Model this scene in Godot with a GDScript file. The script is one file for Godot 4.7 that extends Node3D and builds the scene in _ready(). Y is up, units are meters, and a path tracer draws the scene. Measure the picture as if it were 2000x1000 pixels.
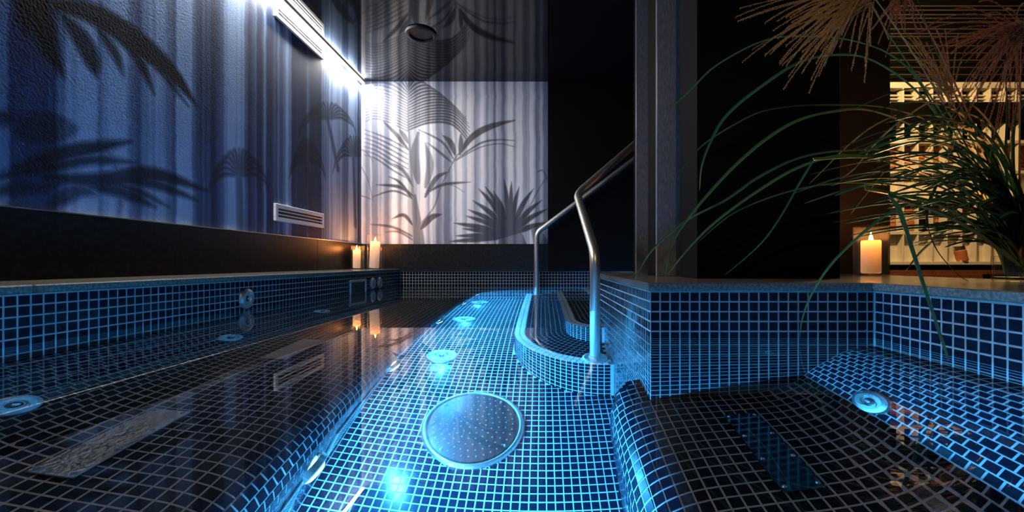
extends Node3D
# A tiled spa pool at night: x to the right, y up from the water level, z runs out of the picture (depth = -z). Metres.

const F := 815.0                 # focal length in pixels of the 2000 x 1000 frame
const CX := 1060.0               # where the optical axis meets the frame
const CY := 513.0
const EYE := 0.1976              # camera height above the water
const PITCH := 0.0258            # mosaic pitch
const TS := 0.0230               # mosaic tile side
const BACK := 3.565              # depth of the back wall
const FRONT := 1.092             # depth of the wall that faces the camera on the right
const BX := 0.2815               # left face of the tiled block
const RX := 0.866                # tiled wall on the right
const LX := -1.24                # tiled wall under the ledge on the left
const WX := -1.55                # printed wall on the left
const FLOOR := -1.02
const TOP := 0.121               # upper edge of the mosaic
const SLAB := 0.145              # top of the stone
const CEIL := 1.745
const PRINT := 0.357             # lower edge of the printed walls
const NEAR_END := -0.7           # depth of the pool end behind the camera
const BLOCK_END := 2.3

var M := {}
var used := {}
var rng := RandomNumberGenerator.new()
var tile_mesh: ArrayMesh
var tile_variants := []


# ---------------------------------------------------------------- points
func P(x: float, y: float, depth: float) -> Vector3:
	return Vector3(x, y, -depth)

func px(x: float, y: float, depth: float) -> Vector3:
	return Vector3((x - CX) * depth / F, EYE - (y - CY) * depth / F, -depth)

func seen_size(v: Vector3) -> float:      # pixels per metre there, 0 outside the frame
	var d := -v.z
	if d < 0.08:
		return 0.0
	var x := CX + F * v.x / d
	var y := CY + F * (EYE - v.y * (0.62 if v.y < 0.0 else 1.0)) / d
	if x < -20.0 or x > 2020.0 or y < -20.0 or y > 1020.0:
		return 0.0
	return F / v.distance_to(Vector3(0, EYE, 0))


# ---------------------------------------------------------------- mesh collector
class Buf:
	var v := PackedVector3Array()
	var n := PackedVector3Array()
	var uv := PackedVector2Array()
	var c := PackedColorArray()
	var ix := PackedInt32Array()
	var tint := Color.WHITE
	var colored := false

	func tri(a: Vector3, b: Vector3, d: Vector3, na: Vector3, nb: Vector3, nd: Vector3, ua := Vector2.ZERO, ub := Vector2.ZERO, ud := Vector2.ZERO) -> void:
		if (d - a).cross(b - a).dot(na + nb + nd) < 0.0:
			tri(a, d, b, na, nd, nb, ua, ud, ub)
			return
		var k := v.size()
		v.append(a); v.append(b); v.append(d)
		n.append(na); n.append(nb); n.append(nd)
		uv.append(ua); uv.append(ub); uv.append(ud)
		if colored:
			c.append(tint); c.append(tint); c.append(tint)
		ix.append(k); ix.append(k + 1); ix.append(k + 2)

	func quad(a: Vector3, b: Vector3, d: Vector3, e: Vector3, nn: Vector3, u0 := Vector2.ZERO, u1 := Vector2.ONE) -> void:
		tri(a, b, d, nn, nn, nn, u0, Vector2(u1.x, u0.y), u1)
		tri(a, d, e, nn, nn, nn, u0, u1, Vector2(u0.x, u1.y))

	func flat(a: Vector3, b: Vector3, d: Vector3, e: Vector3, away: Vector3) -> void:   # normal computed, pointing away from the given point
		var nn := (b - a).cross(d - a)
		if nn.length_squared() < 1e-16:
			nn = (d - a).cross(e - a)
		nn = nn.normalized()
		if nn.dot((a + b + d + e) * 0.25 - away) < 0.0:
			nn = -nn
		quad(a, b, d, e, nn)

	func box(mid: Vector3, size: Vector3, turn := Basis.IDENTITY, bevel := 0.0) -> void:
		var h := size * 0.5
		var b := minf(bevel, minf(h.x, minf(h.y, h.z)) * 0.6)
		for axis in 3:
			var u := (axis + 1) % 3
			var w := (axis + 2) % 3
			for s in [-1.0, 1.0]:
				var pts := []
				for q in [[-1.0, -1.0], [1.0, -1.0], [1.0, 1.0], [-1.0, 1.0]]:
					var p := Vector3.ZERO
					p[axis] = s * h[axis]
					p[u] = q[0] * (h[u] - b)
					p[w] = q[1] * (h[w] - b)
					pts.append(mid + turn * p)
				var nn := Vector3.ZERO
				nn[axis] = s
				quad(pts[0], pts[1], pts[2], pts[3], turn * nn)
		if b <= 0.0:
			return
		for axis in 3:                       # edges along axis
			var u := (axis + 1) % 3
			var w := (axis + 2) % 3
			for su in [-1.0, 1.0]:
				for sw in [-1.0, 1.0]:
					var pts := []
					for q in [[-1.0, 0], [1.0, 0], [1.0, 1], [-1.0, 1]]:
						var p := Vector3.ZERO
						p[axis] = q[0] * (h[axis] - b)
						p[u] = su * (h[u] if q[1] == 0 else h[u] - b)
						p[w] = sw * (h[w] - b if q[1] == 0 else h[w])
						pts.append(mid + turn * p)
					var nn := Vector3.ZERO
					nn[u] = su
					nn[w] = sw
					quad(pts[0], pts[1], pts[2], pts[3], (turn * nn).normalized())
		for sx in [-1.0, 1.0]:
			for sy in [-1.0, 1.0]:
				for sz in [-1.0, 1.0]:
					var nn := (turn * Vector3(sx, sy, sz)).normalized()
					tri(mid + turn * Vector3(sx * h.x, sy * (h.y - b), sz * (h.z - b)), mid + turn * Vector3(sx * (h.x - b), sy * h.y, sz * (h.z - b)), mid + turn * Vector3(sx * (h.x - b), sy * (h.y - b), sz * h.z), nn, nn, nn)

	func tube(pts: Array, radii: Array, sides := 12, caps := true, flatten := 1.0) -> void:
		var rings := []
		var side := Vector3.ZERO
		for i in pts.size():
			var t: Vector3 = (pts[mini(i + 1, pts.size() - 1)] - pts[maxi(i - 1, 0)]).normalized()
			if side == Vector3.ZERO:
				side = t.cross(Vector3.UP if absf(t.y) < 0.9 else Vector3.RIGHT).normalized()
			side = (side - t * side.dot(t)).normalized()
			var up := t.cross(side)
			var ring := []
			for k in sides:
				var a := TAU * k / sides
				ring.append([pts[i] + (side * cos(a) + up * sin(a) * flatten) * radii[i], side * cos(a) + up * sin(a)])
			rings.append(ring)
		for i in pts.size() - 1:
			for k in sides:
				var k2 := (k + 1) % sides
				var a = rings[i][k]
				var b = rings[i][k2]
				var d = rings[i + 1][k2]
				var e = rings[i + 1][k]
				tri(a[0], b[0], d[0], a[1], b[1], d[1])
				tri(a[0], d[0], e[0], a[1], d[1], e[1])
		if caps:
			for end in [0, pts.size() - 1]:
				var nn: Vector3 = ((pts[0] - pts[1]) if end == 0 else (pts[end] - pts[end - 1])).normalized()
				for k in sides:
					tri(pts[end], rings[end][k][0], rings[end][(k + 1) % sides][0], nn, nn, nn)

	func lathe(profile: Array, segs: int, at: Transform3D) -> void:      # profile: [radius, height] from bottom to top, walked with the outside on the right hand
		for i in profile.size() - 1:
			var p: Vector2 = profile[i]
			var q: Vector2 = profile[i + 1]
			var t := (q - p).normalized()
			if t == Vector2.ZERO:
				continue
			var nr := t.y
			var ny := -t.x
			for k in segs:
				var a := TAU * k / segs
				var b := TAU * (k + 1) / segs
				var ca := Vector3(cos(a), 0, sin(a))
				var cb := Vector3(cos(b), 0, sin(b))
				var na := (at.basis * (ca * nr + Vector3.UP * ny)).normalized()
				var nb := (at.basis * (cb * nr + Vector3.UP * ny)).normalized()
				var p0 := at * (ca * p.x + Vector3.UP * p.y)
				var p1 := at * (cb * p.x + Vector3.UP * p.y)
				var q0 := at * (ca * q.x + Vector3.UP * q.y)
				var q1 := at * (cb * q.x + Vector3.UP * q.y)
				if p.x > 1e-6:
					tri(p0, p1, q1, na, nb, nb)
				if q.x > 1e-6:
					tri(p0, q1, q0, na, nb, na)

	func mesh() -> ArrayMesh:
		var a := []
		a.resize(Mesh.ARRAY_MAX)
		a[Mesh.ARRAY_VERTEX] = v
		a[Mesh.ARRAY_NORMAL] = n
		a[Mesh.ARRAY_TEX_UV] = uv
		if colored:
			a[Mesh.ARRAY_COLOR] = c
		a[Mesh.ARRAY_INDEX] = ix
		var m := ArrayMesh.new()
		m.add_surface_from_arrays(Mesh.PRIMITIVE_TRIANGLES, a)
		return m


# ---------------------------------------------------------------- nodes
func named(called: String) -> String:
	if not used.has(called):
		used[called] = 0
		return called
	used[called] += 1
	return "%s_%03d" % [called, used[called]]

func tag(o: Node3D, label := "", category := "", group := "", kind := "") -> Node3D:
	if label: o.set_meta("label", label)
	if category: o.set_meta("category", category)
	if group: o.set_meta("group", group)
	if kind: o.set_meta("kind", kind)
	return o

func thing(called: String, label: String, category: String, at := Vector3.ZERO, group := "", kind := "") -> Node3D:
	var o := Node3D.new()
	o.name = named(called)
	add_child(o)
	o.position = at
	tag(o, label, category, group, kind)
	return o

func setting(called: String) -> Node3D:
	var o := Node3D.new()
	o.name = called
	add_child(o)
	o.set_meta("kind", "structure")
	return o

func obj(called: String, b, m: Material, parent: Node = null, label := "") -> MeshInstance3D:
	var o := MeshInstance3D.new()
	o.mesh = b.mesh() if b is Buf else b
	o.material_override = m
	if parent == null:
		o.name = named(called)
		add_child(o)
	else:
		o.name = called
		parent.add_child(o, true)
	o.cast_shadow = GeometryInstance3D.SHADOW_CASTING_SETTING_ON
	if label: o.set_meta("label", label)
	return o

func struct_box(called: String, lo: Vector3, hi: Vector3, m: Material, parent: Node = null, bevel := 0.0) -> MeshInstance3D:
	var b := Buf.new()
	b.box((lo + hi) * 0.5, (hi - lo).abs(), Basis.IDENTITY, bevel)
	var o := obj(called, b, m, parent)
	if parent == null:
		o.set_meta("kind", "structure")
	return o

func lin(r: float, g: float, b: float) -> Color:
	return Color(r, g, b).linear_to_srgb()

func mat(called: String, color: Color, rough := 0.5, metal := 0.0, spec := 0.5) -> StandardMaterial3D:
	var m := StandardMaterial3D.new()
	m.resource_name = called
	m.albedo_color = color
	m.roughness = rough
	m.metallic = metal
	m.metallic_specular = spec
	M[called] = m
	return m

func glow(called: String, color: Color, energy: float) -> StandardMaterial3D:
	var m := mat(called, Color(0.8, 0.8, 0.8), 0.4)
	m.emission_enabled = true
	m.emission = color
	m.emission_energy_multiplier = energy
	return m

func noise_tex(freq: float, seed_: int, size := 512, ramp: Array = [], octaves := 4, normal := false) -> NoiseTexture2D:
	var f := FastNoiseLite.new()
	f.seed = seed_
	f.frequency = freq
	f.fractal_octaves = octaves
	var t := NoiseTexture2D.new()
	t.width = size
	t.height = size
	t.seamless = true
	t.noise = f
	if normal:
		t.as_normal_map = true
		t.bump_strength = 4.0
	elif ramp.size():
		var g := Gradient.new()
		g.offsets = PackedFloat32Array(ramp.map(func(r): return r[0]))
		g.colors = PackedColorArray(ramp.map(func(r): return r[1]))
		t.color_ramp = g
	return t


# ---------------------------------------------------------------- mosaic
func make_tile() -> void:
	var h := TS * 0.5
	var i := h - 0.0008
	var up := 0.0005
	var top := [Vector3(-i, up, -i), Vector3(i, up, -i), Vector3(i, up, i), Vector3(-i, up, i)]
	var low := [Vector3(-h, -0.001, -h), Vector3(h, -0.001, -h), Vector3(h, -0.001, h), Vector3(-h, -0.001, h)]
	var b := Buf.new()
	b.quad(top[0], top[1], top[2], top[3], Vector3.UP)
	for k in 4:
		var k2 := (k + 1) % 4
		var nn: Vector3 = ((top[k] + top[k2]).normalized() * 0.6 + Vector3.UP * 0.5)
		nn.y = 0.55
		b.quad(top[k], low[k], low[k2], top[k2], nn.normalized())
	b.quad(low[0], low[1], low[2], low[3], Vector3.DOWN)
	tile_mesh = b.mesh()

func tile_frame(at: Vector3, u: Vector3, w: Vector3, normal: Vector3, su := 1.0, sw := 1.0) -> Transform3D:
	var x := u.normalized()
	var y := normal.normalized()
	var z := x.cross(y)
	x = y.cross(z)
	return Transform3D(Basis(x * su, y, z * sw), at)

func lay_tiles(parent: Node3D, frames: Array, light_rows := {}, least := 9.0) -> void:
	# the (up to) 300 that show largest become single tiles, the rest one joined part
	var order := []
	for k in frames.size():
		var t: Transform3D = frames[k]
		var facing := absf((t.basis.y).dot((Vector3(0, EYE, 0) - t.origin).normalized()))
		var size := seen_size(t.origin) * PITCH * sqrt(clampf(facing * 1.6, 0.03, 1.0))
		if size >= least:
			order.append([size, k])
	order.sort_custom(func(a, b): return a[0] > b[0] if a[0] != b[0] else a[1] < b[1])
	var single := {}
	for k in mini(order.size(), 300):
		single[order[k][1]] = true
	var rest := [Buf.new(), Buf.new()]
	for b in rest:
		b.colored = true
	var src := tile_mesh.surface_get_arrays(0)
	var sv: PackedVector3Array = src[Mesh.ARRAY_VERTEX]
	var sn: PackedVector3Array = src[Mesh.ARRAY_NORMAL]
	var si: PackedInt32Array = src[Mesh.ARRAY_INDEX]
	for k in frames.size():
		var t: Transform3D = frames[k]
		var r := rng.randf()
		var variant := 0 if r < 0.55 else (1 if r < 0.85 else (2 if r < 0.965 else 3))
		t.basis = t.basis.rotated(t.basis.x.normalized(), rng.randfn(0.0, 0.011)).rotated(t.basis.z.normalized(), rng.randfn(0.0, 0.011))
		var light: bool = light_rows.has(k)
		if single.has(k):
			var o := MeshInstance3D.new()
			o.mesh = tile_mesh
			o.material_override = M.tile_light if light else tile_variants[variant]
			o.name = "tile"
			o.transform = t
			parent.add_child(o, true)
			continue
		var b: Buf = rest[1 if light else 0]
		var base := b.v.size()
		var col: Color = Color.WHITE if light else [Color(1, 1, 1), Color(1.12, 1.12, 1.12), Color(1.25, 1.25, 1.25), Color(1.4, 1.4, 1.4)][variant]
		b.v.append_array(t * sv)
		for q in sn.size():
			b.n.append(t.basis.orthonormalized() * sn[q])
			b.uv.append(Vector2.ZERO)
			b.c.append(col)
		for q in si:
			b.ix.append(base + q)
	for k in 2:
		if rest[k].v.size():
			var o := obj("tile_field", rest[k], M.tile_light if k == 1 else M.tile_tinted, parent)
			o.set_meta("kind", "stuff")

func wall_tiles(origin: Vector3, u: Vector3, w: Vector3, nu: float, nw: float, normal: Vector3) -> Array:
	# u, w are unit vectors; nu, nw lengths in metres; last column or row is cut to fit
	var frames := []
	var cols := int(ceil(nu / PITCH - 0.15))
	var rows := int(ceil(nw / PITCH - 0.15))
	for i in cols:
		var u0 := i * PITCH
		var u1 := minf(u0 + PITCH, nu)
		for j in rows:
			var w0 := j * PITCH
			var w1 := minf(w0 + PITCH, nw)
			frames.append(tile_frame(origin + u * (u0 + u1) * 0.5 + w * (w0 + w1) * 0.5, u, w, normal, (u1 - u0 - 0.0028) / TS, (w1 - w0 - 0.0028) / TS))
	return frames


# smooth profile: list of Vector2(x, y), returned as evenly sampled points with arc length
func smooth(points: Array, steps := 10) -> Array:
	var out := []
	for i in points.size() - 1:
		var p0: Vector2 = points[maxi(i - 1, 0)]
		var p1: Vector2 = points[i]
		var p2: Vector2 = points[i + 1]
		var p3: Vector2 = points[mini(i + 2, points.size() - 1)]
		for k in steps:
			out.append(p1.cubic_interpolate(p2, p0, p3, float(k) / steps))
	out.append(points[-1])
	return out

class Line2:
	var pts: Array
	var cum := PackedFloat32Array()
	func _init(p: Array) -> void:
		pts = p
		cum.append(0.0)
		for i in range(1, p.size()):
			cum.append(cum[i - 1] + p[i - 1].distance_to(p[i]))
	func length() -> float:
		return cum[-1]
	func at(s: float) -> Vector2:
		s = clampf(s, 0.0, cum[-1])
		var i := clampi(cum.bsearch(s) - 1, 0, pts.size() - 2)
		return pts[i].lerp(pts[i + 1], (s - cum[i]) / maxf(cum[i + 1] - cum[i], 1e-9))


func lounger(called: String, label: String, points: Array, z0: float, z1: float, brick: Callable, pinch: Callable, parent: Node3D = null) -> Node3D:
	var line := Line2.new(smooth(points))
	var o := thing(called, label, "bench") if parent == null else parent
	var where := func(s: float, z: float) -> Vector3:
		var q := line.at(s)
		return P(pinch.call(q.x, q.y, z), q.y, z)
	# mortar bed
	var b := Buf.new()
	var ns := int(line.length() / 0.0129)
	var nz := int((z1 - z0) / 0.05) + 1
	var cells := []
	for i in ns + 1:
		var row := []
		for k in nz + 1:
			row.append(where.call(line.length() * i / ns, lerpf(z0, z1, float(k) / nz)))
		cells.append(row)
	for i in ns:
		for k in nz:
			var a: Vector3 = cells[i][k]
			var c: Vector3 = cells[i + 1][k]
			var d: Vector3 = cells[i + 1][k + 1]
			var e: Vector3 = cells[i][k + 1]
			var q := line.at(line.length() * (i + 0.5) / ns) - line.at(line.length() * (i + 0.4) / ns)
			var nn := (c - a).cross(e - a)
			if nn.length_squared() < 1e-14:
				continue
			nn = nn.normalized()
			var out2 := Vector3(-q.y, q.x, 0) * (1.0 if points[0].x < 0.0 else -1.0)
			if nn.dot(out2) < 0.0:
				nn = -nn
			b.quad(a, c, d, e, nn)
	obj("mortar_bed", b, M.grout, o)
	# mosaic
	var frames := []
	var rows := int(line.length() / PITCH)
	var step := line.length() / rows
	for i in rows:
		var s := (i + 0.5) * step
		var z := z0
		var q := line.at(s)
		while z < z1 - 0.006:
			var len := PITCH
			var odd: bool = (i % 2 == 1) and brick.call(q.x, q.y, z)
			var was: bool = (i % 2 == 1) and brick.call(q.x, q.y, z - PITCH)
			if odd and (z == z0 or not was) or (was and not odd and i % 2 == 1):
				len = PITCH * 0.5
			len = minf(len, z1 - z)
			var mid := z + len * 0.5
			var here: Vector3 = where.call(s, mid)
			var ds: Vector3 = where.call(s + step * 0.5, mid) - where.call(s - step * 0.5, mid)
			var dz: Vector3 = where.call(s, mid + 0.005) - where.call(s, mid - 0.005)
			z += len
			if ds.length() < step * 0.55 or len < 0.008:
				continue
			var nn := ds.cross(dz).normalized()
			var out3 := Vector3(-(line.at(s + 0.003) - line.at(s - 0.003)).y, (line.at(s + 0.003) - line.at(s - 0.003)).x, 0) * (1.0 if points[0].x < 0.0 else -1.0)
			if nn.dot(out3) < 0.0:
				nn = -nn
			frames.append(tile_frame(here, ds, dz, nn, (ds.length() - 0.0028) / TS, (len - 0.0028) / TS))
	lay_tiles(o, frames)
	return o


# ---------------------------------------------------------------- printed walls
class Print:
	var w: int
	var h: int
	var dark := PackedFloat32Array()
	func _init(ww: int, hh: int) -> void:
		w = ww
		h = hh
		dark.resize(w * h)
	func stroke(p: Array, w0: float, w1: float, strength: float, soft := 2.5) -> void:   # points in texture pixels, tapered from width w0 to w1
		var total := 0.0
		for i in p.size() - 1:
			total += p[i].distance_to(p[i + 1])
		var lens := w0 > 9.0 and w0 > w1 + 1.0
		var wide := func(t: float) -> float:
			return maxf(w1, w0 * 1.1 * pow(sin(PI * (0.1 + 0.9 * t)), 0.8)) if lens else lerpf(w0, w1, t)
		var run := 0.0
		for i in p.size() - 1:
			var a: Vector2 = p[i]
			var b: Vector2 = p[i + 1]
			var l := a.distance_to(b)
			if l < 0.01:
				continue
			var ra: float = 0.5 * wide.call(run / total)
			var rb: float = 0.5 * wide.call((run + l) / total)
			run += l
			var m := maxf(ra, rb) + soft
			for y in range(maxi(0, int(minf(a.y, b.y) - m)), mini(h, int(maxf(a.y, b.y) + m) + 1)):
				for x in range(maxi(0, int(minf(a.x, b.x) - m)), mini(w, int(maxf(a.x, b.x) + m) + 1)):
					var q := Vector2(x, y)
					var t := clampf((q - a).dot(b - a) / (l * l), 0.0, 1.0)
					var d := q.distance_to(a.lerp(b, t)) - lerpf(ra, rb, t)
					var k := strength * clampf(0.5 - d / soft * 0.5, 0.0, 1.0)
					var at := y * w + x
					if k > dark[at]:
						dark[at] = k

func bend(p: Array, steps := 7) -> Array:
	if p.size() < 3:
		return p
	return smooth(p, steps)

func print_image(pr: Print, seed_: int, folds: float, light: Color, shade: Color, leaf: Color, specks: float) -> ImageTexture:
	var f := FastNoiseLite.new()
	f.seed = seed_
	f.frequency = 1.0
	f.fractal_octaves = 1
	var g := FastNoiseLite.new()
	g.seed = seed_ + 7
	g.frequency = 0.012
	var data := PackedByteArray()
	data.resize(pr.w * pr.h * 3)
	var cols := PackedFloat32Array()
	for x in pr.w:
		var u := float(x) / pr.w * folds
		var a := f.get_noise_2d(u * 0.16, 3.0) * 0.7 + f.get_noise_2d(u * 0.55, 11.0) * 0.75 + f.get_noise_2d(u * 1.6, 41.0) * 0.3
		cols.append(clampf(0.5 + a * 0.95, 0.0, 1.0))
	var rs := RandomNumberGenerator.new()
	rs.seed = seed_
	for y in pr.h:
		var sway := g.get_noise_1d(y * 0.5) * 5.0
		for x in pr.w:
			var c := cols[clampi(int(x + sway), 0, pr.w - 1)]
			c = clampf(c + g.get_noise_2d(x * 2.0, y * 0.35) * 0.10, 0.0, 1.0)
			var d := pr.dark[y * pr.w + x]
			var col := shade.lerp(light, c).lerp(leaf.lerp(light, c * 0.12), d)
			if specks > 0.0 and rs.randf() < specks:
				col = col.lerp(Color(0.95, 0.96, 1.0), 0.55)
			var at := (y * pr.w + x) * 3
			data[at] = int(clampf(col.r, 0, 1) * 255.0)
			data[at + 1] = int(clampf(col.g, 0, 1) * 255.0)
			data[at + 2] = int(clampf(col.b, 0, 1) * 255.0)
	return ImageTexture.create_from_image(Image.create_from_data(pr.w, pr.h, false, Image.FORMAT_RGB8, data))


# ================================================================ scene
func _ready() -> void:
	rng.seed = 20
	# ---- camera
	var cam := Camera3D.new()
	cam.projection = Camera3D.PROJECTION_FRUSTUM
	cam.near = 0.05
	cam.far = 60.0
	cam.size = cam.near * 1000.0 / F
	cam.frustum_offset = Vector2((1000.0 - CX) / F, (CY - 500.0) / F) * cam.near
	cam.position = Vector3(0, EYE, 0)
	add_child(cam)
	cam.current = true
	# ---- air and exposure
	var env := Environment.new()
	env.background_mode = Environment.BG_COLOR
	env.background_color = Color.BLACK
	env.tonemap_mode = Environment.TONE_MAPPER_LINEAR
	env.tonemap_exposure = 1.0
	env.sdfgi_enabled = true
	env.ssao_enabled = true
	env.ssil_enabled = true
	var we := WorldEnvironment.new()
	we.environment = env
	add_child(we)

	materials()
	make_tile()
	room()
	pool()
	steps_and_rails()
	stone()
	fittings()
	lamps()
	bar()
	candles()
	grass()


func materials() -> void:
	mat("grout", lin(0.16, 0.163, 0.16), 0.8)
	mat("tile_tinted", lin(0.0022, 0.004, 0.008), 0.13, 0.0, 0.24)
	M.tile_tinted.vertex_color_use_as_albedo = true
	for k in [1.0, 1.12, 1.25, 1.4]:
		tile_variants.append(mat("tile_%d" % int(k * 100), lin(0.0022 * k, 0.004 * k, 0.008 * k), 0.13, 0.0, 0.24))
	mat("tile_light", lin(0.45, 0.46, 0.46), 0.4)
	mat("black", lin(0.003, 0.003, 0.003), 0.7, 0.0, 0.2)
	mat("ceiling_gloss", lin(0.006, 0.006, 0.007), 0.05, 0.0, 0.5)
	mat("ceiling_dull", lin(0.006, 0.006, 0.006), 0.8, 0.0, 0.2)
	var s := mat("stone_dark", Color.WHITE, 0.34, 0.0, 0.35)
	s.albedo_texture = noise_tex(0.03, 5, 512, [[0.0, lin(0.004, 0.004, 0.004)], [0.55, lin(0.010, 0.010, 0.0095)], [1.0, lin(0.026, 0.024, 0.022)]], 5)
	s.uv1_triplanar = true
	s.uv1_world_triplanar = true
	s.uv1_scale = Vector3.ONE * 2.2
	var sl := mat("stone_slab", Color.WHITE, 0.2)
	sl.albedo_texture = noise_tex(0.06, 9, 512, [[0.0, lin(0.035, 0.032, 0.029)], [0.5, lin(0.08, 0.073, 0.065)], [1.0, lin(0.16, 0.148, 0.132)]], 5)
	sl.uv1_triplanar = true
	sl.uv1_world_triplanar = true
	sl.uv1_scale = Vector3.ONE * 3.0
	var cs := mat("column_stone", Color.WHITE, 0.3)
	cs.albedo_texture = noise_tex(0.05, 21, 512, [[0.0, lin(0.13, 0.128, 0.13)], [0.6, lin(0.2, 0.197, 0.2)], [1.0, lin(0.3, 0.295, 0.29)]], 5)
	cs.uv1_triplanar = true
	cs.uv1_world_triplanar = true
	cs.uv1_scale = Vector3(5.0, 1.0, 5.0)
	mat("steel", lin(0.75, 0.75, 0.75), 0.24, 1.0)
	mat("steel_satin", lin(0.6, 0.6, 0.6), 0.34, 1.0)
	mat("steel_dull", lin(0.2, 0.21, 0.22), 0.22, 1.0)
	mat("steel_mirror", lin(0.22, 0.22, 0.22), 0.06, 1.0)
	var sb := mat("steel_bubbly", lin(0.3, 0.3, 0.29), 0.3, 1.0)
	sb.heightmap_enabled = true
	sb.heightmap_texture = noise_tex(0.05, 63, 256, [], 3)
	sb.heightmap_scale = 0.25
	sb.uv1_triplanar = true
	sb.uv1_scale = Vector3.ONE * 7.0
	mat("steel_rail", lin(0.7, 0.69, 0.67), 0.36, 1.0)
	mat("dark_hole", lin(0.01, 0.01, 0.01), 0.6)
	mat("white_metal", lin(0.62, 0.62, 0.6), 0.45)
	mat("wax", lin(0.9, 0.84, 0.72), 0.5)
	M.wax.backlight_enabled = true
	M.wax.backlight = lin(0.98, 0.9, 0.75)
	mat("wick", lin(0.02, 0.015, 0.01), 0.9)
	var gl := mat("glass", Color(1, 1, 1, 0.01), 0.0)
	gl.transparency = BaseMaterial3D.TRANSPARENCY_ALPHA
	var water := mat("water", Color(1, 1, 1, 0.0), 0.0)
	water.transparency = BaseMaterial3D.TRANSPARENCY_ALPHA
	water.refraction_enabled = true
	water.refraction_scale = 0.0333
	water.heightmap_enabled = true
	water.heightmap_texture = noise_tex(0.012, 77, 512, [], 2)
	water.heightmap_scale = 0.002
	water.uv1_triplanar = true
	water.uv1_world_triplanar = true
	water.uv1_scale = Vector3.ONE * 1.6
	glow("flame", Color(1.0, 0.62, 0.26), 30.0)
	glow("led", Color(1.0, 0.98, 0.96), 12.0)
	glow("lamp_lens", Color(0.55, 0.9, 1.0), 9.0)
	glow("warm_lens", Color(1.0, 0.78, 0.5), 6.0)
	mat("shelf_white", lin(0.72, 0.66, 0.54), 0.5)
	mat("wood_red", Color.WHITE, 0.45)
	M.wood_red.albedo_texture = noise_tex(0.05, 31, 256, [[0.0, lin(0.09, 0.028, 0.012)], [1.0, lin(0.28, 0.09, 0.04)]], 4)
	M.wood_red.uv1_triplanar = true
	M.wood_red.uv1_world_triplanar = true
	M.wood_red.uv1_scale = Vector3(8, 0.6, 8)
	mat("brick_a", lin(0.42, 0.16, 0.06), 0.8)
	mat("brick_b", lin(0.5, 0.24, 0.1), 0.8)
	mat("brick_c", lin(0.34, 0.11, 0.05), 0.8)
	mat("mortar", lin(0.3, 0.22, 0.14), 0.9)
	mat("slat", lin(0.10, 0.08, 0.06), 0.5)
	for k in 4:
		var lf := mat("blade_%d" % k, [lin(0.02, 0.085, 0.05), lin(0.03, 0.15, 0.10), lin(0.05, 0.13, 0.05), lin(0.012, 0.055, 0.04)][k], 0.38)
		lf.backlight_enabled = true
		lf.backlight = lin(0.12, 0.2, 0.08)
	mat("blade_dry", lin(0.3, 0.22, 0.09), 0.6)
	mat("plume", lin(0.40, 0.235, 0.10), 0.7)
	mat("plume_red", lin(0.32, 0.12, 0.065), 0.7)


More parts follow.
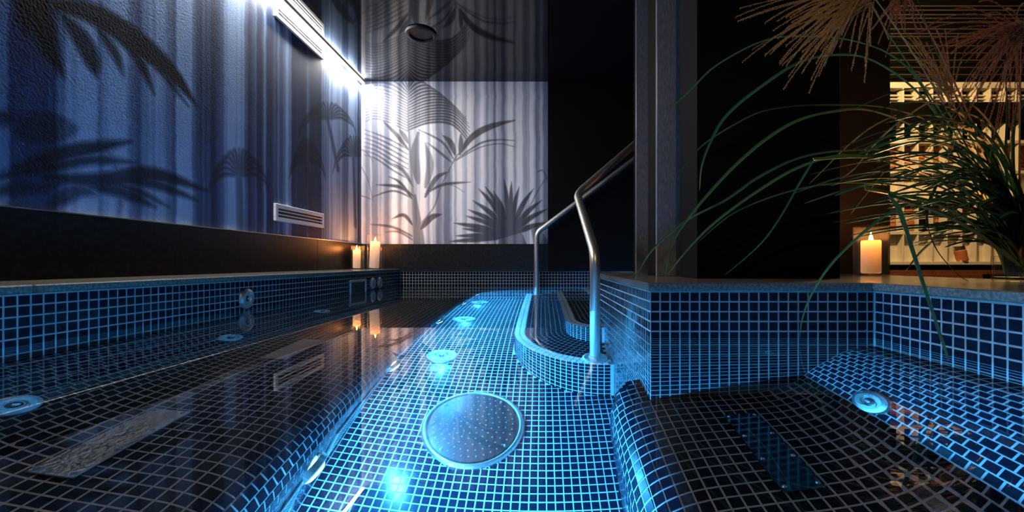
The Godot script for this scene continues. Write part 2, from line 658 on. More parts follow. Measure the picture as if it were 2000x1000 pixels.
# ---------------------------------------------------------------- room shell
func room() -> void:
	# printed wall on the left and at the back
	var lw := Print.new(2048, 800)
	var zspan := BACK
	var tl := func(p) -> Vector2:          # photograph pixel -> texture pixel on the left wall
		var z: float = WX * F / (p[0] - CX)
		var y: float = EYE - (p[1] - CY) * z / F
		return Vector2(z / zspan * lw.w, (CEIL - y) / (CEIL - PRINT) * lw.h)
	var fronds_left := [
		[[[60, -20], [55, 25], [50, 62]], 36, 8, 0.9], [[[82, -20], [82, 40], [98, 95], [122, 150]], 34, 2, 0.95],
		[[[116, 12], [170, 22], [232, 56], [290, 98], [345, 152], [383, 206]], 52, 3, 0.97], [[[128, 36], [165, 85], [188, 150]], 36, 2, 0.9],
		[[[188, 50], [222, 100], [240, 146]], 20, 2, 0.85], [[[222, 68], [268, 112], [300, 182]], 20, 2, 0.9],
		[[[240, 74], [300, 124], [350, 184], [368, 207]], 14, 1, 0.85], [[[196, 44], [258, 70], [312, 110], [330, 130]], 18, 2, 0.85],
		[[[0, 240], [14, 225], [22, 228]], 20, 3, 0.7], [[[30, 332], [120, 300], [200, 285], [256, 275]], 26, 2, 0.85],
		[[[-10, 345], [80, 330], [180, 312], [268, 318]], 20, 2, 0.8], [[[88, 345], [200, 352], [300, 340], [405, 372]], 32, 2, 0.85],
		[[[200, 346], [290, 356], [350, 376], [386, 392]], 22, 2, 0.8], [[[170, 362], [240, 376], [304, 404]], 24, 2, 0.8],
		[[[60, 372], [150, 352], [250, 366], [330, 404]], 18, 2, 0.75], [[[-10, 376], [50, 364], [92, 376]], 20, 2, 0.7],
		[[[40, 258], [90, 250], [150, 248]], 50, 4, 0.55], [[[100, 400], [150, 372], [190, 380]], 26, 3, 0.7], [[[215, 300], [235, 360], [232, 420]], 14, 6, 0.5]]
	for c in [[467, 343, 52, 66, 470, 452], [600, 318, 30, 60, 604, 450], [690, 305, 34, 50, 694, 440], [640, 232, 50, 40, 660, 330]]:
		for k in 13:
			var a := -PI * (0.02 + 0.08 * k)
			var ex: float = c[0] + cos(a) * c[2]
			var ey: float = c[1] + sin(a) * c[3] * 0.75
			fronds_left.append([[[c[0], c[1]], [c[0] + cos(a) * c[2] * 0.55, c[1] + sin(a) * c[3] * 0.75], [ex, ey + 16.0 * absf(cos(a))], [ex + cos(a) * 6, ey + 34.0 * absf(cos(a))]], 10, 1, 0.75])
		fronds_left.append([[[c[0], c[1]], [(c[0] + c[4]) * 0.5, (c[1] + c[5]) * 0.5], [c[4], c[5]]], 26, 30, 0.5])
	for s in fronds_left:
		lw.stroke(bend(s[0].map(tl)), s[1], s[2], s[3], 7.0)
	var bw := Print.new(1280, 1100)
	var bspan := 0.044 - WX
	var tb := func(q) -> Vector2:          # pixel of the close look at the back wall -> texture pixel
		var x: float = (680.0 + q[0] / 2.326 - CX) * BACK / F
		var y: float = EYE - (150.0 + q[1] / 2.326 - CY) * BACK / F
		return Vector2((x - WX) / bspan * bw.w, (CEIL - y) / (CEIL - PRINT) * bw.h)
	var fronds := [[[[270, 20], [274, 230], [292, 500], [304, 770]], 8, 26, 0.42], [[[300, 540], [318, 660], [330, 770]], 26, 60, 0.5]]
	for i in 17:
		var y0 := 24.0 + i * 12.5
		var reach := 40.0 + 240.0 * sin(clampf(i / 13.0, 0.0, 1.0) * PI * 0.5)
		var drop := -10.0 - 26.0 + i * 5.5
		y0 += 18.0
		fronds.append([[[272, y0], [272 + reach * 0.35, y0 - 34], [272 + reach * 0.72, y0 - 44 + i * 1.2], [272 + reach, y0 + drop + 8]], 14.0, 2.0, 0.8])
		reach = minf(reach, 190.0)
		fronds.append([[[270, y0 + 4], [270 - reach * 0.45, y0 - 36], [270 - reach * 0.8, y0 - 52], [270 - reach, y0 - 56 + i]], 9.0, 2.0, 0.66])
	fronds += [
		[[[470, 398], [500, 350], [560, 280], [640, 235], [756, 198]], 6, 9, 0.7], [[[505, 350], [560, 276], [640, 228], [756, 196]], 40, 3, 0.75], [[[495, 372], [600, 302], [680, 286], [756, 290]], 10, 4, 0.75],
		[[[490, 378], [600, 320], [690, 304], [756, 318]], 8, 3, 0.7], [[[508, 352], [512, 300], [511, 256]], 30, 2, 0.72], [[[484, 352], [466, 300], [428, 264]], 34, 2, 0.7],
		[[[478, 372], [440, 310], [396, 276], [320, 240]], 12, 3, 0.7], [[[470, 400], [420, 500], [390, 590], [335, 660]], 5, 8, 0.6], [[[470, 388], [400, 330], [360, 300]], 16, 3, 0.65],
		[[[500, 240], [520, 200], [535, 180]], 4, 3, 0.6], [[[318, 480], [300, 360], [318, 255]], 60, 20, 0.5], [[[352, 500], [372, 400], [350, 300]], 46, 6, 0.45],
		[[[272, 330], [215, 258], [156, 200]], 26, 2, 0.7], [[[272, 300], [250, 262], [232, 238]], 32, 2, 0.6], [[[300, 545], [232, 500], [128, 490]], 20, 3, 0.8],
		[[[292, 552], [205, 518], [108, 546]], 12, 2, 0.7], [[[292, 556], [235, 480], [186, 454]], 18, 4, 0.8], [[[296, 500], [245, 420], [190, 390]], 22, 4, 0.65], [[[350, 532], [430, 490], [556, 478]], 18, 2, 0.75],
		[[[350, 545], [400, 460], [460, 430]], 30, 4, 0.7], [[[450, 486], [490, 500], [526, 524]], 6, 1, 0.6], [[[292, 672], [252, 628], [200, 645]], 22, 3, 0.75], [[[330, 690], [375, 640], [425, 624]], 40, 3, 0.75],
		[[[292, 724], [200, 682], [100, 670]], 16, 2, 0.65], [[[292, 740], [230, 704], [170, 705]], 14, 2, 0.6], [[[60, 330], [90, 350], [112, 384]], 5, 2, 0.6], [[[60, 410], [90, 470], [112, 560]], 5, 2, 0.55], [[[60, 540], [84, 548], [104, 556]], 8, 2, 0.6]]
	for i in 7:
		fronds.append([[[270, 330 + i * 22], [200, 290 + i * 22], [130, 260 + i * 19], [74, 240 + i * 19]], 10, 2, 0.68])
	for e in [[592, 508], [566, 562], [545, 603], [536, 632], [480, 664], [488, 722], [622, 498], [660, 520], [708, 466], [742, 476], [776, 500], [842, 508], [880, 560], [905, 600], [912, 660], [520, 690], [560, 740], [460, 748]]:
		fronds.append([[[735, 720], [lerpf(735, e[0], 0.5), lerpf(720, e[1], 0.62)], e], 34, 2, 0.8])
	fronds += [[[[800, 640], [860, 520], [905, 448]], 8, 3, 0.6], [[[905, 470], [885, 425], [862, 432]], 4, 8, 0.6], [[[735, 700], [745, 770]], 150, 200, 0.55], [[[850, 690], [880, 770]], 60, 110, 0.5]]
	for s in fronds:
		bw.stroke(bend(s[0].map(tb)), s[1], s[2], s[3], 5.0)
	var grain := noise_tex(0.22, 15, 1536, [], 2)
	grain.height = 600
	grain.seamless = false
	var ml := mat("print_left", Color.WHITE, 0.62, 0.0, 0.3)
	ml.albedo_texture = print_image(lw, 4, 70.0, Color(0.53, 0.62, 0.75), Color(0.12, 0.175, 0.28), Color(0.035, 0.042, 0.065), 0.0012)  # whole print tinted bluer: blue glow of the pool put into its colours
	ml.heightmap_enabled = true
	ml.heightmap_texture = grain
	ml.heightmap_scale = 0.045
	var mb := mat("print_back", Color.WHITE, 0.62, 0.0, 0.3)
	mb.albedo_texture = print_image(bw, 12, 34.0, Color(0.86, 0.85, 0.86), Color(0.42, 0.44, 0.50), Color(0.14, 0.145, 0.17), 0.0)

	var wl := setting("wall_left")
	struct_box("masonry", P(WX - 0.2, -1.2, BACK + 0.2), P(WX - 0.001, 2.0, NEAR_END - 1.2), M.black, wl)
	var b := Buf.new()
	for part in [[0.0, BACK], [NEAR_END - 1.0, 0.0]]:
		var u0: float = part[0] / BACK
		var u1: float = part[1] / BACK
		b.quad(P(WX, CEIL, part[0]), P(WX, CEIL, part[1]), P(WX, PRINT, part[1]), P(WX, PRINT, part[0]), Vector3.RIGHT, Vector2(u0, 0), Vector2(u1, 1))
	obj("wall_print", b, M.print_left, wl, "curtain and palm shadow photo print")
	struct_box("base_panel", P(WX, -0.3, NEAR_END - 1.0), P(WX + 0.012, PRINT, 2.85), M.stone_dark, wl, 0.002)
	struct_box("base_panel", P(WX, -0.3, 2.852), P(WX + 0.012, PRINT, BACK), M.stone_dark, wl, 0.002)
	struct_box("edge_strip", P(WX, PRINT, NEAR_END - 1.0), P(WX + 0.016, PRINT + 0.004, BACK), M.steel_satin, wl)

	var wb := setting("wall_back")
	struct_box("masonry", P(WX, -1.2, BACK + 0.002), P(1.7, 3.0, BACK + 0.2), M.black, wb)
	b = Buf.new()
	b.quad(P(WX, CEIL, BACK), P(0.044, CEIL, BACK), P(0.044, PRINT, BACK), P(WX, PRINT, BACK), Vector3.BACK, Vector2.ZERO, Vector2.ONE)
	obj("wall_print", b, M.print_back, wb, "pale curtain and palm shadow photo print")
	struct_box("base_panel", P(WX + 0.012, TOP + 0.002, BACK + 0.01), P(0.044, PRINT, BACK - 0.010), M.stone_dark, wb, 0.002)
	struct_box("side_panel", P(0.047, TOP + 0.002, BACK + 0.01), P(1.7, CEIL, BACK - 0.012), M.black, wb, 0.002)
	struct_box("edge_strip", P(0.0435, TOP + 0.002, BACK + 0.01), P(0.0475, CEIL, BACK - 0.014), M.stone_dark, wb)

	struct_box("ceiling", P(WX - 0.2, CEIL, NEAR_END - 1.2), P(0.044, CEIL + 0.2, BACK + 0.2), M.ceiling_gloss)
	struct_box("ceiling_side", P(0.046, CEIL - 0.02, NEAR_END - 1.2), P(1.45, CEIL + 0.2, BACK + 0.2), M.ceiling_dull)
	struct_box("wall_front", P(WX - 0.2, -1.2, NEAR_END - 1.4), P(5.2, 3.2, NEAR_END - 1.2), M.black)
	struct_box("floor_deck", P(WX, -0.4, NEAR_END - 1.2), P(1.45, 0.145, NEAR_END - 0.02), M.stone_dark)


# ---------------------------------------------------------------- pool basin
func inside(poly: PackedVector2Array, q: Vector2) -> bool:
	return Geometry2D.is_point_in_polygon(q, poly)

func step_path(x: float, cx: float, cz: float, a: float, b: float, endx: float) -> Array:   # nosing line of a step, from the back wall to the block
	var out := [Vector2(x, BACK)]
	for k in 9:
		out.append(Vector2(x, lerpf(BACK, cz, (k + 1) / 9.0)))
	for k in range(1, 41):
		var t := PI * 0.5 * k / 40.0
		var q := Vector2(cx - a * cos(t), cz - b * sin(t))
		if q.x > endx:
			break
		out.append(q)
	if out[-1].x < endx:
		out.append(Vector2(endx, out[-1].y))
	return out

func pool() -> void:
	var path1 := step_path(-0.14, BX, 2.08, BX + 0.14, 0.43, BX)
	var foot := PackedVector2Array(path1)
	foot.append(Vector2(BX, BACK))
	# floor
	var fl := setting("floor")
	struct_box("screed", P(-0.9, FLOOR - 0.15, NEAR_END), P(1.7, FLOOR, BACK + 0.1), M.grout, fl)
	var frames := []
	var nx := int(0.96 / PITCH)
	for i in nx:
		for k in int((BACK - NEAR_END) / PITCH):
			var q := Vector2(-0.66 + (i + 0.5) * PITCH, BACK - (k + 0.5) * PITCH)
			if inside(foot, q) or q.x > BX + 0.01 or (q.y < FRONT and q.x > 0.245) or q.distance_to(Vector2(-0.247, 1.49)) < 0.155:
				continue
			frames.append(tile_frame(P(q.x, FLOOR, q.y), Vector3.RIGHT, Vector3.FORWARD, Vector3.UP))
	lay_tiles(fl, frames)
	# tiled walls
	var w := setting("wall_pool_left")
	struct_box("mortar_bed", P(WX + 0.02, -0.5, NEAR_END), P(LX, TOP + 0.003, BACK), M.grout, w)
	lay_tiles(w, wall_tiles(P(LX, TOP, BACK), Vector3.BACK, Vector3.DOWN, BACK - NEAR_END, 0.36, Vector3.RIGHT))
	w = setting("wall_pool_back")
	struct_box("mortar_bed", P(WX, FLOOR, BACK + 0.002), P(1.7, TOP + 0.003, BACK - 0.004), M.grout, w)
	lay_tiles(w, wall_tiles(P(LX, TOP, BACK - 0.004), Vector3.RIGHT, Vector3.DOWN, 1.9, TOP - FLOOR, Vector3.BACK))
	w = setting("wall_block")
	struct_box("mortar_bed", P(BX, FLOOR, FRONT), P(1.42, TOP + 0.003, BLOCK_END), M.grout, w)
	lay_tiles(w, wall_tiles(P(BX, TOP, FRONT), Vector3.FORWARD, Vector3.DOWN, BLOCK_END - FRONT, TOP - FLOOR, Vector3.LEFT) + wall_tiles(P(BX, TOP, FRONT), Vector3.RIGHT, Vector3.DOWN, RX - BX, 0.66, Vector3.BACK), {}, 8.0)
	w = setting("wall_pool_right")
	struct_box("mortar_bed", P(RX, FLOOR, NEAR_END), P(1.42, TOP + 0.003, FRONT), M.grout, w)
	lay_tiles(w, wall_tiles(P(RX, TOP, FRONT - 0.005), Vector3.BACK, Vector3.DOWN, FRONT - NEAR_END, 0.28, Vector3.LEFT))
	struct_box("wall_pool_front", P(WX, FLOOR, NEAR_END - 0.02), P(1.45, TOP, NEAR_END), M.grout)
	# benches
	var left := [Vector2(-1.245, -0.207), Vector2(-1.21, -0.206), Vector2(-1.175, -0.226), Vector2(-1.12, -0.287), Vector2(-1.06, -0.352), Vector2(-1.0, -0.412), Vector2(-0.94, -0.458), Vector2(-0.87, -0.483), Vector2(-0.78, -0.49), Vector2(-0.66, -0.492), Vector2(-0.605, -0.498), Vector2(-0.56, -0.516), Vector2(-0.532, -0.548), Vector2(-0.521, -0.59), Vector2(-0.527, -0.64), Vector2(-0.56, -0.74), Vector2(-0.60, -0.86), Vector2(-0.66, FLOOR)]
	lounger("lounge_bench", "long submerged black mosaic lounger bench under the stone ledge", left, NEAR_END, BACK - 0.006, func(x, y, z): return (y > -0.45 and z < 1.36) or (y < -0.53 and z < 1.05), func(x, _y, _z): return x)
	var right := [Vector2(RX, -0.125), Vector2(0.84, -0.128), Vector2(0.81, -0.148), Vector2(0.777, -0.20), Vector2(0.751, -0.255), Vector2(0.697, -0.36), Vector2(0.67, -0.415), Vector2(0.64, -0.452), Vector2(0.59, -0.478), Vector2(0.52, -0.487), Vector2(0.40, -0.488), Vector2(0.31, -0.492), Vector2(0.255, -0.505), Vector2(0.215, -0.53), Vector2(0.19, -0.57), Vector2(0.18, -0.62), Vector2(0.185, -0.68), Vector2(0.20, -0.8), Vector2(0.228, FLOOR)]
	var seat := lounger("curved_bench", "curved submerged mosaic seat with high backrest beside the pool counter", right, FRONT - 0.004 - 69.0 * PITCH, FRONT - 0.004, func(x, y, _z): return (y > -0.44 and x < 0.80) or y < -0.56, func(x, _y, _z): return x)
	var tail := []
	for q in right:
		if q.x < BX:
			if tail.is_empty():
				tail.append(Vector2(BX + 0.004, -0.497))
			tail.append(q)
	lounger("", "", tail, FRONT - 0.004, FRONT - 0.004 + 5.0 * PITCH, func(_x, y, _z): return y < -0.56, func(x, _y, z):
		var t: float = clampf((z - 1.08) / 0.137, 0.0, 1.0)
		return maxf(x, 0.178 + (BX + 0.002 - 0.178) * (1.0 - sqrt(1.0 - t * t))), seat)
	# water
	var rim := PackedVector2Array([Vector2(LX - 0.002, NEAR_END), Vector2(RX + 0.002, NEAR_END), Vector2(RX + 0.002, FRONT + 0.002), Vector2(BX + 0.002, FRONT + 0.002), Vector2(BX + 0.002, BLOCK_END + 0.002), Vector2(0.902, BLOCK_END + 0.002), Vector2(0.902, BACK - 0.002), Vector2(LX - 0.002, BACK - 0.002)])
	var wb := Buf.new()
	var ears := Geometry2D.triangulate_polygon(rim)
	for level in [[0.0, Vector3.UP], [FLOOR - 0.004, Vector3.DOWN]]:
		for k in range(0, ears.size(), 3):
			wb.tri(P(rim[ears[k]].x, level[0], rim[ears[k]].y), P(rim[ears[k + 1]].x, level[0], rim[ears[k + 1]].y), P(rim[ears[k + 2]].x, level[0], rim[ears[k + 2]].y), level[1], level[1], level[1])
	for k in rim.size():
		var p: Vector2 = rim[k]
		var q: Vector2 = rim[(k + 1) % rim.size()]
		var d := (q - p).normalized()
		var out := Vector3(d.y, 0, d.x)
		if Geometry2D.is_point_in_polygon((p + q) * 0.5 + Vector2(out.x, -out.z) * 0.001, rim):
			out = -out
		wb.quad(P(p.x, 0, p.y), P(q.x, 0, q.y), P(q.x, FLOOR - 0.004, q.y), P(p.x, FLOOR - 0.004, p.y), out)
	var water := obj("pool_water", wb, M.water)
	tag(water, "clear still blue-lit water filling the mosaic pool", "water", "", "stuff")


# ---------------------------------------------------------------- steps, handrails
func make_step(label: String, path: Array, rest: Array, top: float, base: float, rows: int) -> void:
	var o := thing("pool_step", label, "step", Vector3.ZERO, "pool entry steps")
	var b := Buf.new()
	var poly := PackedVector2Array(path + rest)
	var tris := Geometry2D.triangulate_polygon(poly)
	for k in range(0, tris.size(), 3):
		var p := []
		for q in 3:
			p.append(P(poly[tris[k + q]].x, top, poly[tris[k + q]].y))
		b.tri(p[0], p[1], p[2], Vector3.UP, Vector3.UP, Vector3.UP)
	for k in path.size() - 1:
		var d: Vector2 = (path[k + 1] - path[k]).normalized()
		b.quad(P(path[k].x, top, path[k].y), P(path[k + 1].x, top, path[k + 1].y), P(path[k + 1].x, base, path[k + 1].y), P(path[k].x, base, path[k].y), Vector3(d.y, 0, d.x))
	obj("mortar_bed", b, M.grout, o)
	var line := Line2.new(path)
	var frames := []
	var light := {}
	var n := int(line.length() / PITCH)
	for i in n:                              # riser
		var s := (i + 0.5) * PITCH
		var q := line.at(s)
		var d := (line.at(s + 0.006) - line.at(s - 0.006)).normalized()
		for k in int(roundf((top - base) / PITCH)):
			frames.append(tile_frame(P(q.x, top - (k + 0.5) * PITCH, q.y), P(d.x, 0, d.y), Vector3.DOWN, Vector3(d.y, 0, d.x)))
	for r in rows:                           # tread: rows follow the nosing
		var off := (r + 0.5) * PITCH
		var inner := []
		for k in 200:
			var s := line.length() * k / 199.0
			var d := (line.at(s + 0.004) - line.at(s - 0.004)).normalized()
			var q := line.at(s) + Vector2(-d.y, d.x) * off
			if inner.is_empty() or (q - inner[-1]).dot(d) > 0.0:
				inner.append(q)
		if inner.size() < 2:
			continue
		var row := Line2.new(inner)
		for i in int(row.length() / PITCH):
			var s := (i + 0.5) * PITCH
			var q := row.at(s)
			var d := (row.at(s + 0.006) - row.at(s - 0.006)).normalized()
			if not inside(poly, q):
				continue
			if r < 2:
				light[frames.size()] = true
			frames.append(tile_frame(P(q.x, top, q.y), P(d.x, 0, d.y), P(-d.y, 0, d.x), Vector3.UP))
	lay_tiles(o, frames, light)

func steps_and_rails() -> void:
	make_step("broad lowest pool step with rounded corner and pale nosing", step_path(-0.14, BX, 2.08, BX + 0.14, 0.43, BX), [Vector2(BX, BACK)], -0.80, FLOOR, 11)
	make_step("middle pool step with rounded corner and pale nosing", step_path(0.111, 0.262, 2.1, 0.151, 0.205, BX), [Vector2(BX, BLOCK_END), Vector2(0.5, BLOCK_END), Vector2(0.5, BACK)], -0.57, -0.80, 10)
	make_step("upper straight pool step nearest the handrail tops", [Vector2(0.336, BACK), Vector2(0.336, BLOCK_END)], [Vector2(0.9, BLOCK_END), Vector2(0.9, BACK)], -0.34, -0.57, 9)
	make_step("topmost narrow pool step beside the dark column", [Vector2(0.565, BACK), Vector2(0.565, BLOCK_END)], [Vector2(0.9, BLOCK_END), Vector2(0.9, BACK)], -0.11, -0.34, 9)
	var rail := func(label: String, base: Vector3, pts: Array, bend_r: float) -> void:
		var o := thing("handrail", label, "handrail", base, "stair handrails")
		var dense := [Vector3.ZERO]
		for k in range(1, pts.size()):
			var p: Vector3 = pts[k] - base
			if k == pts.size() - 1:
				dense.append(p)
				continue
			var a: Vector3 = pts[k - 1] - base
			var c: Vector3 = pts[k + 1] - base
			var p0 := p + (a - p).normalized() * bend_r
			var p2 := p + (c - p).normalized() * bend_r
			for q in 9:
				var t := q / 8.0
				dense.append(p0.lerp(p, t).lerp(p.lerp(p2, t), t))
		var b := Buf.new()
		var radii := []
		for q in dense:
			radii.append(0.0212)
		b.tube(dense, radii, 20)
		obj("tube", b, M.steel_rail, o)
		b = Buf.new()
		b.lathe([Vector2(0, 0.0), Vector2(0.052, 0.0), Vector2(0.052, 0.006), Vector2(0.046, 0.011), Vector2(0.026, 0.013), Vector2(0.026, 0.03), Vector2(0.0212, 0.032)], 28, Transform3D.IDENTITY)
		var fl := obj("flange", b, M.steel_satin, o)
		for k in 3:
			b = Buf.new()
			var a := TAU * k / 3.0 + 0.5
			b.lathe([Vector2(0.0045, 0.008), Vector2(0.0042, 0.0135), Vector2(0.0, 0.0145)], 8, Transform3D(Basis.IDENTITY, Vector3(cos(a), 0, sin(a)) * 0.038))
			obj("screw", b, M.steel, fl)
	rail.call("steel handrail with bent post standing at the rounded step corner", P(0.2146, -0.799, 1.715), [P(0.2146, -0.799, 1.715), P(0.2146, 0.237, 1.715), P(0.185, 0.567, 2.25), P(0.60, 0.945, 2.47)], 0.06)
	rail.call("steel handrail with straight post standing against the back wall", P(-0.0515, -0.799, 3.49), [P(-0.0515, -0.799, 3.49), P(-0.0515, 0.447, 3.49), P(0.86, 1.135, 3.49)], 0.05)


# ---------------------------------------------------------------- stone tops, columns
func stone() -> void:
	var o := thing("stone_counter", "dark polished stone counter top around the tiled block", "counter", P(BX, TOP + 0.003, FRONT))
	var at := o.position
	var slab := func(lo: Vector3, hi: Vector3) -> void:
		var b := Buf.new()
		b.box((lo + hi) * 0.5 - at, (hi - lo).abs(), Basis.IDENTITY, 0.0025)
		obj("slab", b, M.stone_slab, o)
	slab.call(P(BX - 0.008, TOP + 0.003, FRONT - 0.008), P(RX - 0.0085, SLAB, BLOCK_END))
	slab.call(P(RX - 0.008, TOP + 0.003, NEAR_END), P(1.45, SLAB, 2.04))
	var l := thing("stone_ledge", "long stone ledge below the printed curtain wall", "ledge", P(LX, TOP + 0.003, BACK))
	var cuts := [NEAR_END, 0.35, 1.0, 1.65, 2.3, 2.95, BACK - 0.02]
	for k in cuts.size() - 1:
		var b := Buf.new()
		var lo := P(WX + 0.013, TOP + 0.003, cuts[k] + 0.0006)
		var hi := P(LX + 0.022, SLAB, cuts[k + 1] - 0.0006)
		b.box((lo + hi) * 0.5 - l.position, (hi - lo).abs(), Basis.IDENTITY, 0.003)
		obj("slab", b, M.stone_slab, l)
	# columns on the counter
	var c := thing("column", "grey stone faced square column standing on the counter corner", "column", P(0.52, SLAB, 1.7))
	var b1 := Buf.new()
	b1.box(Vector3(0, (CEIL - 0.02 - SLAB) * 0.5, 0), Vector3(0.15, CEIL - 0.02 - SLAB, 0.13))
	obj("core", b1, M.black, c)
	b1 = Buf.new()
	b1.box(Vector3(0.001, (CEIL - 0.02 - SLAB) * 0.5, 0.0725), Vector3(0.157, CEIL - 0.02 - SLAB, 0.015), Basis.IDENTITY, 0.0015)
	obj("stone_facing", b1, M.column_stone, c)
	c = thing("column", "slim grey column behind the stone faced one, where the handrails end", "column", P(0.54, SLAB, 2.24))
	b1 = Buf.new()
	b1.box(Vector3(0.0, (CEIL - 0.02 - SLAB) * 0.5, 0), Vector3(0.09, CEIL - 0.02 - SLAB, 0.05))
	obj("core", b1, M.black, c)
	b1 = Buf.new()
	b1.box(Vector3(0.0, (CEIL - 0.02 - SLAB) * 0.5, 0.0325), Vector3(0.096, CEIL - 0.02 - SLAB, 0.015), Basis.IDENTITY, 0.0015)
	obj("stone_facing", b1, M.column_stone, c)
	struct_box("wall_partition", P(0.512, SLAB, 1.385), P(0.988, CEIL - 0.02, 1.56), M.black, null, 0.002)
	struct_box("wall_return", P(1.0, -1.2, 2.04), P(1.70, 3.0, 2.14), mat("wall_brown", lin(0.032, 0.027, 0.024), 0.5), null, 0.002)
	struct_box("wall_stair_side", P(0.9, -1.2, BLOCK_END), P(1.0, CEIL, BACK), M.black)
	struct_box("wall_stair_end", P(0.95, SLAB, 2.045), P(1.0, CEIL, BLOCK_END), M.black)  # unseen piece added to close the gap where bar light leaked through


# ---------------------------------------------------------------- metal fittings
func swirl_jet(called: String, label: String, at: Vector3, normal: Vector3, r: float, group := "") -> void:
	var o := thing(called, label, "nozzle", at, group)
	var y := normal.normalized()
	var x := y.cross(Vector3.FORWARD).normalized()
	if x.length() < 0.5:
		x = y.cross(Vector3.RIGHT).normalized()
	o.basis = Basis(x, y, x.cross(y))
	var b := Buf.new()
	b.lathe([Vector2(r, -0.003), Vector2(r, 0.004), Vector2(r * 0.94, 0.009), Vector2(r * 0.7, 0.013), Vector2(r * 0.42, 0.013), Vector2(r * 0.36, 0.008), Vector2(r * 0.3, 0.008)], 32, Transform3D.IDENTITY)
	obj("rim", b, M.steel_satin, o)
	b = Buf.new()
	b.lathe([Vector2(r * 0.3, 0.006), Vector2(r * 0.3, 0.009), Vector2(0, 0.009)], 24, Transform3D.IDENTITY)
	var eye := obj("eyeball", b, M.dark_hole, o)
	b = Buf.new()
	b.lathe([Vector2(r * 0.16, 0.008), Vector2(r * 0.16, 0.014), Vector2(r * 0.1, 0.016), Vector2(0.0, 0.016)], 20, Transform3D.IDENTITY)
	obj("outlet", b, M.steel, eye)
	b = Buf.new()
	for k in 3:                              # raised swirl vanes
		var pts := []
		var rad := []
		for q in 9:
			var t := q / 8.0
			var a := TAU * k / 3.0 + t * 2.2
			pts.append(Vector3(cos(a), 0, sin(a)) * r * lerpf(0.42, 0.9, t) + Vector3(0, 0.0125 - 0.003 * t, 0))
			rad.append(r * 0.05 * (1.0 - 0.6 * t))
		b.tube(pts, rad, 6)
	obj("vane", b, M.steel, o)

func air_plate(label: String, mid: Vector3, size: Vector2, m: Material) -> void:
	var o := thing("air_plate", label, "plate", mid, "air plates on the benches")
	var b := Buf.new()
	b.box(Vector3(0, 0.004, 0), Vector3(size.x, 0.005, size.y), Basis.IDENTITY, 0.0012)
	obj("plate", b, m, o)
	for sx in [-1.0, 1.0]:
		for k in 4:
			b = Buf.new()
			b.lathe([Vector2(0.0048, 0.006), Vector2(0.0045, 0.0085), Vector2(0.0025, 0.0097), Vector2(0, 0.0098)], 10, Transform3D(Basis.IDENTITY, Vector3(sx * (size.x * 0.5 - 0.009), 0, lerpf(-1.0, 1.0, k / 3.0) * (size.y * 0.5 - 0.01))))
			obj("screw", b, M.steel, o)

